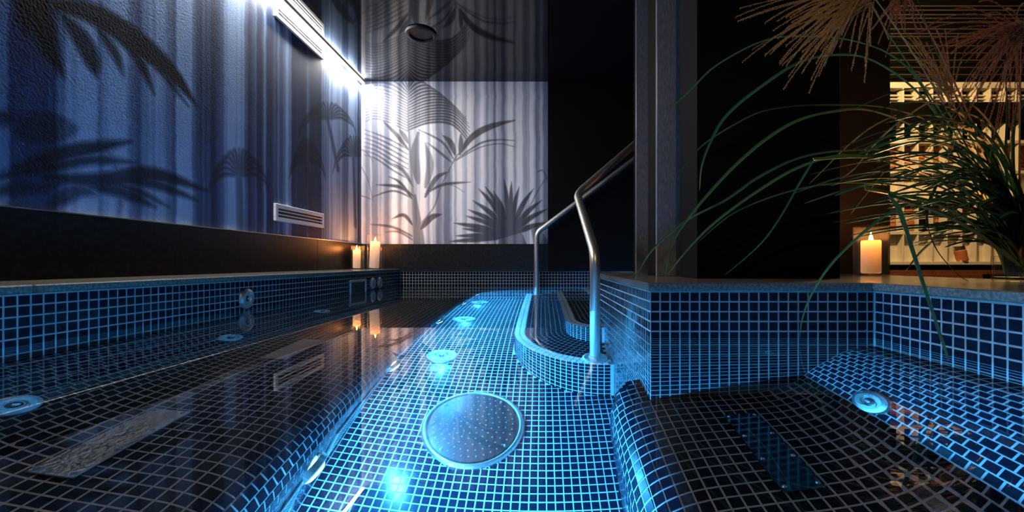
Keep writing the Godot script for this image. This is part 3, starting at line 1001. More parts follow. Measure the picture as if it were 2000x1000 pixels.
func fittings() -> void:
	# drain in the pool floor
	var o := thing("floor_drain", "large round perforated steel drain cover in the pool floor", "drain", P(-0.247, FLOOR, 1.49))
	var b := Buf.new()
	b.lathe([Vector2(0.18, -0.002), Vector2(0.18, 0.006), Vector2(0.175, 0.011), Vector2(0.168, 0.012), Vector2(0.163, 0.009), Vector2(0.162, 0.003)], 64, Transform3D.IDENTITY)
	obj("ring", b, M.steel, o)
	b = Buf.new()
	b.lathe([Vector2(0.1615, 0.002), Vector2(0.1615, 0.009), Vector2(0.158, 0.011), Vector2(0.08, 0.013), Vector2(0.0, 0.0135)], 64, Transform3D.IDENTITY)
	obj("cover", b, M.steel_dull, o)
	b = Buf.new()
	for ring in 6:
		var n: int = 6 + ring * 6
		for k in n:
			var a := TAU * k / n + ring * 0.13
			b.lathe([Vector2(0.0033, 0.0126 - ring * 0.0003), Vector2(0.003, 0.0142 - ring * 0.0003), Vector2(0.0, 0.0144 - ring * 0.0003)], 6, Transform3D(Basis.IDENTITY, Vector3(cos(a), 0, sin(a)) * (0.022 + ring * 0.0235)))
	var holes := obj("perforation", b, M.dark_hole, o)
	holes.set_meta("kind", "stuff")
	for k in 4:
		var a := TAU * (k + 0.4) / 4.0
		b = Buf.new()
		b.lathe([Vector2(0.005, 0.01), Vector2(0.0045, 0.0135), Vector2(0.0, 0.0145)], 10, Transform3D(Basis.IDENTITY, Vector3(cos(a), 0, sin(a)) * 0.148))
		obj("screw", b, M.steel, o)
	swirl_jet("floor_jet", "domed steel floor jet just beyond the round drain cover", P(-0.472, FLOOR, 1.95), Vector3.UP, 0.073, "floor jets")
	swirl_jet("floor_jet", "farther steel floor jet between the drain jet and back wall", P(-0.487, FLOOR, 2.57), Vector3.UP, 0.073, "floor jets")
	swirl_jet("floor_jet", "small-looking steel floor jet close to the back wall", P(-0.49, FLOOR, 3.22), Vector3.UP, 0.073, "floor jets")
	# massage jets on the left lounger slope and the right backrest
	var slope := Vector3(0.065, 0.06, 0).normalized()
	swirl_jet("massage_jet", "glowing steel massage jet on lounger beside the long bare plate", P(-1.045, -0.365, 0.82), slope, 0.045, "massage jets")
	swirl_jet("massage_jet", "glowing steel massage jet on lounger slope below the wall nozzle", P(-1.06, -0.352, 1.41), slope, 0.045, "massage jets")
	swirl_jet("massage_jet", "glowing steel massage jet on lounger slope below the skimmer", P(-1.075, -0.335, 2.03), slope, 0.045, "massage jets")
	swirl_jet("massage_jet", "steel massage jet with swirl face in the curved seat backrest", P(0.700, -0.352, 0.885), Vector3(-0.105, 0.054, 0).normalized(), 0.045, "massage jets")
	# perforated air plates screwed onto the seats
	air_plate("brushed bubbly metal air plate on the lounger by its glowing jet", P(-0.832, -0.485, 0.82), Vector2(0.082, 0.235), M.steel_bubbly)
	air_plate("smaller looking metal air plate on the lounger below the candles", P(-0.84, -0.485, 1.415), Vector2(0.082, 0.235), M.steel_bubbly)
	air_plate("dark mirror air plate with screws on the curved seat", P(0.466, -0.486, 0.865), Vector2(0.078, 0.245), M.steel_mirror)
	# nozzle, skimmer and buttons on the wall under the ledge
	swirl_jet("wall_nozzle", "large round steel nozzle on the mosaic wall under the ledge", P(LX, 0.048, 1.742), Vector3.RIGHT, 0.043)
	o = thing("skimmer", "rectangular steel skimmer frame at the waterline under the candles", "skimmer", P(LX, 0.0, 2.79))
	for e in [[Vector3(0, 0.076, 0), Vector3(0.012, 0.018, 0.25)], [Vector3(0, 0.02, -0.116), Vector3(0.012, 0.094, 0.018)], [Vector3(0, 0.02, 0.116), Vector3(0.012, 0.094, 0.018)], [Vector3(0, -0.036, 0), Vector3(0.012, 0.018, 0.25)]]:
		b = Buf.new()
		b.box(e[0] + Vector3(0.005, 0, 0), e[1], Basis.IDENTITY, 0.003)
		obj("frame_bar", b, M.steel_satin, o)
	b = Buf.new()
	b.box(Vector3(0.003, 0.02, 0), Vector3(0.006, 0.094, 0.214))
	obj("opening", b, M.dark_hole, o)
	for k in 2:
		o = thing("push_button", ["round steel push button next to the skimmer frame", "round steel push button nearest the back wall corner"][k], "button", P(LX, 0.047, [3.035, 3.165][k]), "push buttons")
		o.basis = Basis(Vector3.DOWN, Vector3.RIGHT, Vector3(0, 0, 1))
		b = Buf.new()
		b.lathe([Vector2(0.043, -0.002), Vector2(0.043, 0.006), Vector2(0.036, 0.012), Vector2(0.022, 0.012), Vector2(0.02, 0.009)], 28, Transform3D.IDENTITY)
		obj("rim", b, M.steel_satin, o)
		b = Buf.new()
		b.lathe([Vector2(0.02, 0.008), Vector2(0.019, 0.014), Vector2(0.0, 0.0155)], 24, Transform3D.IDENTITY)
		obj("cap", b, M.steel, o)
	# slot vents on the printed wall
	for e in [[0.44, 0.54, "white slot vent low on the printed wall above the ledge"], [1.62, 1.722, "white slot vent high on the printed wall under the light strip"]]:
		o = thing("air_vent", e[2], "vent", P(WX, (e[0] + e[1]) * 0.5, 2.665), "slot vents")
		var hh: float = e[1] - e[0]
		for s in [[Vector3(0, hh * 0.5 - 0.012, 0), Vector3(0.016, 0.024, 0.53)], [Vector3(0, -hh * 0.5 + 0.012, 0), Vector3(0.016, 0.024, 0.53)], [Vector3(0, 0, 0.253), Vector3(0.016, hh - 0.048, 0.024)], [Vector3(0, 0, -0.253), Vector3(0.016, hh - 0.048, 0.024)]]:
			b = Buf.new()
			b.box(s[0] + Vector3(0.008, 0, 0), s[1], Basis.IDENTITY, 0.002)
			obj("frame_bar", b, M.white_metal, o)
		b = Buf.new()
		b.box(Vector3(0.002, 0, 0), Vector3(0.003, hh - 0.048, 0.484))
		obj("backing", b, M.dark_hole, o)
		for k in 2:
			b = Buf.new()
			b.box(Vector3(0.01, (k - 0.5) * 0.021, 0), Vector3(0.01, 0.006, 0.484), Basis.IDENTITY, 0.001)
			obj("slat", b, M.white_metal, o)
	# round fitting in the glossy ceiling
	o = thing("ceiling_ring", "round dark recessed fitting in the glossy ceiling", "fitting", P(-0.82, CEIL, 2.82))
	o.basis = Basis(Vector3.RIGHT, Vector3.DOWN, Vector3.FORWARD)
	b = Buf.new()
	b.lathe([Vector2(0.105, 0.0), Vector2(0.10, 0.012), Vector2(0.085, 0.016), Vector2(0.078, 0.012), Vector2(0.075, 0.002)], 40, Transform3D.IDENTITY)
	obj("trim_ring", b, M.stone_dark, o)
	b = Buf.new()
	b.lathe([Vector2(0.075, 0.001), Vector2(0.06, 0.004), Vector2(0.0, 0.005)], 40, Transform3D.IDENTITY)
	obj("cover", b, M.dark_hole, o)


# ---------------------------------------------------------------- lamps
func lamp_body(o: Node3D, energy: float) -> void:
	var b := Buf.new()
	b.lathe([Vector2(0.046, -0.01), Vector2(0.046, 0.006), Vector2(0.04, 0.01), Vector2(0.034, 0.01)], 28, Transform3D.IDENTITY)
	obj("bezel", b, M.steel, o)
	b = Buf.new()
	b.lathe([Vector2(0.034, 0.002), Vector2(0.032, 0.012), Vector2(0.022, 0.02), Vector2(0.0, 0.024)], 28, Transform3D.IDENTITY)
	obj("lamp_lens", b, M.lamp_lens, o)
	var a := AreaLight3D.new()
	a.name = "lamp_light"
	a.area_size = Vector2(0.06, 0.06)
	a.light_color = Color(0.22, 0.67, 1.0)
	a.light_energy = energy
	a.shadow_enabled = true
	o.add_child(a)
	a.position = Vector3(0, 0.026, 0)
	a.basis = Basis(Vector3(1, 0, 0), Vector3(0, 0, 1), Vector3(0, -1, 0))

func lamps() -> void:
	# light strip along the top of the printed wall
	var o := thing("light_strip", "bright white linear light strip between printed wall and ceiling", "light", P(WX + 0.02, CEIL - 0.012, 2.27))
	var len := 2.56
	var b := Buf.new()
	b.box(Vector3(-0.004, 0.004, 0), Vector3(0.026, 0.016, len), Basis.IDENTITY, 0.002)
	obj("profile", b, M.white_metal, o)
	b = Buf.new()
	b.box(Vector3(0.002, -0.008, 0), Vector3(0.024, 0.012, len), Basis.IDENTITY, 0.003)
	obj("light_diffuser", b, M.led, o)
	var a := AreaLight3D.new()
	a.name = "strip_light"
	a.area_size = Vector2(0.024, len)
	a.light_color = Color(1.0, 0.98, 0.96)
	a.light_energy = 7.0
	a.shadow_enabled = true
	o.add_child(a)
	a.position = Vector3(0.004, -0.017, 0)
	a.basis = Basis(Vector3(1, 0, 0), Vector3(0, 0, -1), Vector3(0, 1, 0)).rotated(Vector3(0, 0, 1), 0.2)
	# underwater lamps in the lounger front
	var places := [0.25, 0.62, 0.98, 1.5, 2.15, 2.8, 3.35]
	for k in places.size():
		var z: float = places[k]
		var n := Vector3(0.80, -0.60, 0).normalized()
		o = thing("underwater_lamp", ["round underwater lamp in the lounger front by the pool end", "round underwater lamp in the lounger front behind the near perforated grille", "round underwater lamp in the lounger front between two perforated grilles", "round underwater lamp in the lounger front level with the drain", "round underwater lamp in the lounger front beside the floor jets", "round underwater lamp in the lounger front beyond the floor jets", "round underwater lamp in the lounger front close to the back wall"][k], "lamp", P(-0.546, -0.70, z), "underwater lamps")
		o.basis = Basis(Vector3(-n.y, n.x, 0), n, Vector3(-n.y, n.x, 0).cross(n))
		lamp_body(o, 8.0 if k < 3 else 7.0)
	for k in 2:
		var n := Vector3(-0.85, -0.53, 0).normalized()
		o = thing("underwater_lamp", ["round underwater lamp in the curved bench front facing the lounger", "round underwater lamp in the curved bench front by the pool end"][k], "lamp", P(0.209, -0.93, [0.66, 0.2][k]), "underwater lamps")
		o.basis = Basis(Vector3(n.y, -n.x, 0), n, Vector3(n.y, -n.x, 0).cross(n))
		lamp_body(o, 8.0)
	# suction grilles beside the near lamps
	for k in 3:
		var z: float = [0.86, 1.17, 1.33][k]
		var n := Vector3(0.95, -0.3, 0).normalized()
		o = thing("suction_grille", ["perforated steel grille in lounger front, on the drain-less side of a lamp", "perforated steel grille in lounger front beyond the bright lamp", "perforated steel grille in lounger front next to the drain-level lamp"][k], "grille", P(-0.560, -0.742, z), "suction grilles")
		o.basis = Basis(Vector3(-n.y, n.x, 0), n, Vector3(-n.y, n.x, 0).cross(n))
		b = Buf.new()
		b.box(Vector3(0, 0.003, 0), Vector3(0.11, 0.008, 0.15), Basis.IDENTITY, 0.002)
		obj("plate", b, M.steel_satin, o)
		b = Buf.new()
		for i in 8:
			for q in 11:
				b.lathe([Vector2(0.0036, 0.0068), Vector2(0.0034, 0.0076), Vector2(0, 0.0077)], 6, Transform3D(Basis.IDENTITY, Vector3((i - 3.5) * 0.0115, 0, (q - 5) * 0.0115)))
		obj("perforation", b, M.dark_hole, o).set_meta("kind", "stuff")
	# recessed downlight over the near end of the pool
	o = thing("downlight", "small round warm downlight in the ceiling over the near pool end", "lamp", P(0.35, CEIL - 0.021, -0.45))
	o.basis = Basis(Vector3.RIGHT, Vector3.DOWN, Vector3.FORWARD)
	b = Buf.new()
	b.lathe([Vector2(0.06, 0.0), Vector2(0.058, 0.006), Vector2(0.045, 0.006)], 28, Transform3D.IDENTITY)
	obj("trim_ring", b, M.white_metal, o)
	b = Buf.new()
	b.lathe([Vector2(0.045, 0.002), Vector2(0.044, 0.006), Vector2(0.0, 0.007)], 28, Transform3D.IDENTITY)
	obj("lamp_lens", b, M.warm_lens, o)
	a = AreaLight3D.new()
	a.name = "downlight_light"
	a.area_size = Vector2(0.08, 0.08)
	a.light_color = Color(1.0, 0.86, 0.64)
	a.light_energy = 1.0
	a.shadow_enabled = true
	o.add_child(a)
	a.position = Vector3(0, 0.012, 0)
	a.basis = Basis(Vector3(1, 0, 0), Vector3(0, 0, 1), Vector3(0, -1, 0))
	# ceiling lamp of the bar behind
	o = thing("bar_lamp", "warm round ceiling lamp over the white shelf rack", "lamp", P(2.35, 2.25, 2.6))
	b = Buf.new()
	b.lathe([Vector2(0, -0.06), Vector2(0.08, -0.06), Vector2(0.09, 0.0), Vector2(0.0, 0.0)], 28, Transform3D.IDENTITY)
	obj("lamp_glass", b, M.warm_lens, o)
	b = Buf.new()
	b.tube([Vector3(0, 0, 0), Vector3(0, 0.65, 0)], [0.004, 0.004], 6)
	obj("cord", b, M.black, o)
	var s := OmniLight3D.new()
	s.name = "bar_light"
	s.light_color = Color(1.0, 0.82, 0.56)
	s.light_energy = 6.0
	s.light_size = 0.06
	s.omni_range = 12.0
	s.omni_attenuation = 2.0
	s.shadow_enabled = true
	o.add_child(s)
	s.position = Vector3(0, -0.03, 0)


# ---------------------------------------------------------------- bar behind the counter
func bar() -> void:
	struct_box("floor_bar", P(1.0, -1.1, BACK + 1.2), P(5.2, -0.9, NEAR_END - 1.2), M.stone_dark)
	struct_box("wall_right", P(5.0, -1.1, 4.8), P(5.2, 3.2, NEAR_END - 1.2), M.black)
	struct_box("ceiling_bar", P(1.45, 2.9, 4.8), P(5.2, 3.1, NEAR_END - 1.2), M.black)
	struct_box("wall_bulkhead", P(1.40, CEIL - 0.02, BACK), P(1.45, 3.0, NEAR_END - 1.2), M.black)
	var z := 3.8
	var cell := 28.4 * z / F
	var x0 := (1737.0 - CX) * z / F
	var n := 13
	var rows := []                           # shelf boards
	for y in [166.0, 277.0, 336.0, 395.0, 455.0, 514.0]:
		rows.append(EYE - (y - CY) * z / F)
	# wall behind the rack
	var w := setting("wall_bar")
	struct_box("masonry", P(1.7, -1.1, z + 0.16), P(5.2, 3.1, z + 0.4), M.black, w)
	var bm := BoxMesh.new()
	bm.size = Vector3(0.086, 0.03, 0.03)
	for band in [[rows[1], rows[2]], [rows[3], rows[4]]]:
		struct_box("mortar_bed", P(x0 - 0.3, band[1] - 0.05, z + 0.1), P(x0 + 13 * cell + 0.2, band[0] + 0.05, z + 0.12), M.mortar, w)
		var course := 0
		var y: float = band[1] - 0.03
		while y < band[0] + 0.03:
			var x := x0 - 0.2 + (0.047 if course % 2 else 0.0)
			while x < x0 + 13 * cell + 0.2:
				var o := MeshInstance3D.new()
				o.mesh = bm
				o.material_override = M[["brick_a", "brick_b", "brick_c", "brick_b"][rng.randi() % 4]]
				o.name = "brick"
				o.position = P(x, y, z + 0.105)
				w.add_child(o, true)
				x += 0.094
			y += 0.038
			course += 1
	var r := thing("shelf_rack", "tall white pigeonhole shelf rack behind the bar counter", "shelf", P(x0, -0.9, z))
	var base := r.position
	var b: Buf
	var width := n * cell
	var depth := 0.08
	for k in rows.size():
		b = Buf.new()
		b.box(P(x0 + width * 0.5, rows[k], z + depth * 0.5) - base, Vector3(width, 0.03 if k else 0.055, depth), Basis.IDENTITY, 0.002)
		obj("shelf_board", b, M.shelf_white, r)
	for k in n + 1:
		b = Buf.new()
		b.box(P(x0 + k * cell, (rows[0] + rows[5]) * 0.5, z + depth * 0.5) - base, Vector3(0.014, rows[0] - rows[5], depth - 0.004), Basis.IDENTITY, 0.002)
		obj("divider", b, M.shelf_white, r)
	for k in [2, 4]:
		b = Buf.new()
		b.box(P(x0 + width * 0.5, (rows[k] + rows[k + 1]) * 0.5, z + depth - 0.006) - base, Vector3(width, rows[k] - rows[k + 1], 0.01))
		obj("back_panel", b, M.shelf_white, r)
	b = Buf.new()
	b.box(P(x0 + width * 0.5, EYE - (220.0 - CY) * z / F, z - 0.004) - base, Vector3(width - 0.02, 40.0 * z / F, 0.012))
	obj("valance", b, M.black, r)
	b = Buf.new()
	b.box(P(x0 + width * 0.5, EYE - (190.0 - CY) * z / F, z + 0.07) - base, Vector3(width - 0.02, 26.0 * z / F, 0.012))
	obj("valance", b, M.black, r)
	for y in [183.0, 190.0, 197.0]:
		b = Buf.new()
		b.box(P(x0 + width * 0.5, EYE - (y - CY) * z / F, z + 0.05) - base, Vector3(width - 0.02, 0.010, 0.03))
		obj("slat", b, M.shelf_white, r)
	# dark louvre above
	var lo := thing("louvre_screen", "dark horizontal slat screen above the white shelf rack", "screen", P(x0, 1.3, z + 0.1))
	for y in [12.0, 20.0, 29.0, 36.0, 44.0, 57.0, 66.0, 72.0, 90.0, 104.0, 118.0, 132.0, 146.0]:
		b = Buf.new()
		b.box(P(x0 + width * 0.5, EYE - (y - CY) * (z + 0.1) / F, z + 0.1) - lo.position, Vector3(width, 0.005, 0.012))
		obj("slat", b, M.slat, lo)
	# base cabinet
	var cab := thing("bar_cabinet", "reddish wooden base cabinet under the white shelf rack", "cabinet", P(x0, -0.9, z))
	b = Buf.new()
	b.box(P(x0 + width * 0.5, (rows[5] - 0.9) * 0.5 - 0.03, z + 0.085) - cab.position, Vector3(width, rows[5] + 0.9 - 0.07, 0.14), Basis.IDENTITY, 0.003)
	obj("body", b, M.wood_red, cab)
	for k in 4:
		b = Buf.new()
		b.box(P(x0 + width * (k + 0.5) / 4.0, (rows[5] - 0.9) * 0.5 - 0.04, z + 0.012) - cab.position, Vector3(width / 4.0 - 0.01, rows[5] + 0.9 - 0.12, 0.02), Basis.IDENTITY, 0.003)
		var dr := obj("door", b, M.wood_red if k < 2 else M.black, cab)
		b = Buf.new()
		b.tube([P(x0 + width * (k + 0.5) / 4.0 - 0.05, rows[5] - 0.14, z - 0.01) - cab.position, P(x0 + width * (k + 0.5) / 4.0 + 0.05, rows[5] - 0.14, z - 0.01) - cab.position], [0.006, 0.006], 8)
		obj("handle", b, M.steel, dr)
	# things in the pigeonholes
	var stand := func(called: String, label: String, category: String, col: int, row: int, size: Vector3, m: Material, tilt: float, m2: Material) -> void:
		var o := thing(called, label, category, P(x0 + (col + 0.5) * cell, rows[row + 1] + 0.016, z + 0.036))
		o.rotation.z = tilt
		var q := Buf.new()
		q.box(Vector3(0, size.y * 0.5, 0), size, Basis.IDENTITY, 0.003)
		obj("body", q, m, o)
		q = Buf.new()
		q.box(Vector3(0, size.y * 0.62, 0), Vector3(size.x + 0.002, size.y * 0.2, size.z + 0.002), Basis.IDENTITY, 0.002)
		obj("label_band", q, m2, o)
	stand.call("tea_box", "small orange-brown box standing in a shelf cell behind the candle", "box", 1, 3, Vector3(0.07, 0.2, 0.06), mat("box_orange", lin(0.5, 0.16, 0.06), 0.6), 0.0, M.shelf_white)
	stand.call("tea_box", "narrow black box in a shelf cell next to the orange box", "box", 2, 3, Vector3(0.06, 0.21, 0.06), M.black, 0.0, mat("band_grey", lin(0.2, 0.2, 0.2), 0.5))
	stand.call("tea_box", "grey-green patterned box in a shelf cell behind the reed plant", "box", 6, 3, Vector3(0.08, 0.17, 0.06), mat("box_green", lin(0.2, 0.25, 0.2), 0.5), 0.0, M.black)
	stand.call("tea_box", "second patterned box in a shelf cell half hidden by the reed plant", "box", 8, 3, Vector3(0.08, 0.18, 0.06), M.box_green, 0.0, M.white_metal)
	var j := thing("jar", "small tilted jar with dark lid and orange label in white cell", "jar", P(x0 + 5.25 * cell, rows[5] + 0.018, z + 0.028))
	j.rotation.z = 0.24
	b = Buf.new()
	b.lathe([Vector2(0.0, 0.0), Vector2(0.04, 0.0), Vector2(0.043, 0.01), Vector2(0.043, 0.1), Vector2(0.035, 0.115)], 20, Transform3D.IDENTITY)
	obj("body", b, M.box_orange, j)
	b = Buf.new()
	b.lathe([Vector2(0.04, 0.113), Vector2(0.04, 0.145), Vector2(0.0, 0.147)], 20, Transform3D.IDENTITY)
	obj("lid", b, M.steel_satin, j)


# ---------------------------------------------------------------- candles
func candle(label: String, glass_label: String, at: Vector3, r: float, h: float, gr: float, gh: float, lean: float, goff: Vector3, energy: float) -> void:
	var g := thing("candle_glass", glass_label, "glass", at + goff, "candle glasses")
	var b := Buf.new()
	var t := 0.004
	b.lathe([Vector2(0.0, 0.0), Vector2(gr - 0.004, 0.0), Vector2(gr, 0.005), Vector2(gr, gh), Vector2(gr - t * 0.5, gh + 0.002), Vector2(gr - t, gh), Vector2(gr - t, 0.009), Vector2(0.0, 0.009)], 40, Transform3D.IDENTITY)
	obj("cylinder", b, M.glass, g)
	var o := thing("candle", label, "candle", at + Vector3(0, 0.0095, 0), "lit candles")
	o.rotation.z = -lean
	b = Buf.new()
	b.lathe([Vector2(0.0, 0.0), Vector2(r - 0.003, 0.0), Vector2(r, 0.004), Vector2(r, h - 0.006), Vector2(r - 0.002, h - 0.001), Vector2(r - 0.006, h), Vector2(r * 0.78, h - 0.012), Vector2(r * 0.7, h - 0.026), Vector2(r * 0.4, h - 0.032), Vector2(0.0, h - 0.033)], 32, Transform3D.IDENTITY)
	obj("wax_body", b, M.wax, o)
	b = Buf.new()
	b.tube([Vector3(0, h - 0.034, 0), Vector3(0.001, h - 0.026, 0), Vector3(0.002, h - 0.016, 0)], [0.0012, 0.0012, 0.001], 6)
	var wick := obj("wick", b, M.wick, o)
	b = Buf.new()
	b.lathe([Vector2(0.0, h - 0.024), Vector2(0.005, h - 0.018), Vector2(0.0085, h - 0.008), Vector2(0.0078, h + 0.006), Vector2(0.0035, h + 0.024), Vector2(0.0, h + 0.036)], 12, Transform3D.IDENTITY)
	obj("flame", b, M.flame, wick)
	var l := OmniLight3D.new()
	l.name = "flame_light"
	l.light_color = Color(1.0, 0.60, 0.28)
	l.light_energy = energy
	l.light_size = 0.009
	l.omni_range = 8.0
	l.omni_attenuation = 2.0
	l.shadow_enabled = true
	o.add_child(l)
	l.position = Vector3(0, h - 0.004, 0)

func candles() -> void:
	candle("short lit pillar candle on the ledge in the wall corner", "short clear glass cylinder on the ledge", P(-1.462, SLAB, 3.28), 0.0287, 0.145, 0.052, 0.185, 0.0, Vector3(0.010, 0, 0), 0.10)
	candle("tall leaning lit pillar candle on the ledge", "tall clear glass cylinder around the leaning candle on the ledge", P(-1.338, SLAB, 3.31), 0.037, 0.212, 0.066, 0.272, 0.045, Vector3(0.012, 0, 0), 0.10)
	candle("lit cream pillar candle on the stone counter", "wide clear glass hurricane on the stone counter", P(1.345, SLAB, 1.71), 0.034, 0.135, 0.060, 0.2, 0.0, Vector3.ZERO, 0.10)


# ---------------------------------------------------------------- ornamental grass
func blade(parent: Node3D, pts: Array, width: float, m: Material, tipped := true) -> void:
	var base := parent.position
	var line := []
	for i in pts.size() - 1:
		for k in 5:
			var p0: Vector3 = pts[maxi(i - 1, 0)]
			var p3: Vector3 = pts[mini(i + 2, pts.size() - 1)]
			line.append(pts[i].cubic_interpolate(pts[i + 1], p0, p3, k / 5.0) - base)
	line.append(pts[-1] - base)
	var b := Buf.new()
	var prev := []
	for i in line.size():
		var t: Vector3 = (line[mini(i + 1, line.size() - 1)] - line[maxi(i - 1, 0)]).normalized()
		var side := t.cross(Vector3(0.25, 0.75, 0.6)).normalized()
		var up := side.cross(t).normalized()
		var f := float(i) / (line.size() - 1)
		var w := width * 0.5 * (minf(1.0, 0.55 + f * 3.0)) * (pow(1.0 - f, 0.55) * 0.94 + 0.06 if tipped else 1.0)
		var now := [line[i] - side * w + up * w * 0.5, line[i], line[i] + side * w + up * w * 0.5, line[i] - up * maxf(w * 0.16, 0.0004)]
		if i:
			var nl := (up * 0.85 + side * 0.45).normalized()
			var nr := (up * 0.85 - side * 0.45).normalized()
			b.tri(prev[0], prev[1], now[1], nl, nl, nl)
			b.tri(prev[0], now[1], now[0], nl, nl, nl)
			b.tri(prev[1], prev[2], now[2], nr, nr, nr)
			b.tri(prev[1], now[2], now[1], nr, nr, nr)
			b.tri(prev[0], prev[3], now[3], -nr, -nr, -nr)
			b.tri(prev[0], now[3], now[0], -nr, -nr, -nr)
			b.tri(prev[3], prev[2], now[2], -nl, -nl, -nl)
			b.tri(prev[3], now[2], now[3], -nl, -nl, -nl)
		prev = now
	obj("blade", b, m, parent)

func plume(parent: Node3D, root: Vector3, tips: Array, m: Material, sag: float) -> void:
	var o := MeshInstance3D.new()
	var st := Buf.new()
	var stem := []
	var thick := []
	var foot := parent.position + Vector3(rng.randf_range(-0.03, 0.02), 0.0, rng.randf_range(-0.02, 0.02))
	var knee := Vector3(lerpf(root.x, foot.x, 0.45), lerpf(root.y, foot.y, 0.30), lerpf(root.z, foot.z, 0.5))
	for k in 13:
		var t := k / 12.0
		stem.append(root.lerp(knee, t).lerp(knee.lerp(foot, t), t) - parent.position)
		thick.append(lerpf(0.0013, 0.0028, t))
	st.tube(stem, thick, 6)
	o.mesh = st.mesh()
	o.material_override = m
	o.name = "plume"
	parent.add_child(o, true)
	var more := tips.duplicate()
	for tip in tips:
		for q in 2:
			more.append(root.lerp(tip, rng.randf_range(0.5, 0.97)) + Vector3(rng.randf_range(-0.04, 0.04), rng.randf_range(-0.045, 0.03), rng.randf_range(-0.05, 0.03)))
	for tip in more:
		var b := Buf.new()
		var pts := []
		var rad := []
		var start: Vector3 = root + Vector3(rng.randf_range(-0.015, 0.015), rng.randf_range(-0.03, 0.02), rng.randf_range(-0.01, 0.01))
		var ctrl: Vector3 = start.lerp(tip, rng.randf_range(0.45, 0.6)) + Vector3(0, sag * rng.randf_range(0.7, 1.9), 0)
		var n := 22
		for k in n + 1:
			var t := float(k) / n
			pts.append(start.lerp(ctrl, t).lerp(ctrl.lerp(tip, t), t) - parent.position)
			rad.append(lerpf(0.0009, 0.0005, t))
		b.tube(pts, rad, 4, false)
		for k in range(6, n * 5):
			var t := k / (n * 5.0)
			var i := mini(int(t * n), n - 1)
			var at: Vector3 = pts[i].lerp(pts[i + 1], t * n - i)
			var d: Vector3 = (pts[i + 1] - pts[i]).normalized()
			var s := d.cross(Vector3(0.2, 0.3, 1.0)).normalized().rotated(d, (k % 2) * PI + rng.randf_range(-0.8, 0.8))
			var e := at + d * rng.randf_range(0.004, 0.007) + s * rng.randf_range(0.0014, 0.0034)
			b.tube([at, at.lerp(e, 0.5), e], [0.0003, 0.0008, 0.0002], 3, false)
		var r := MeshInstance3D.new()
		r.mesh = b.mesh()
		r.material_override = m
		r.name = "seed_spray"
		o.add_child(r, true)

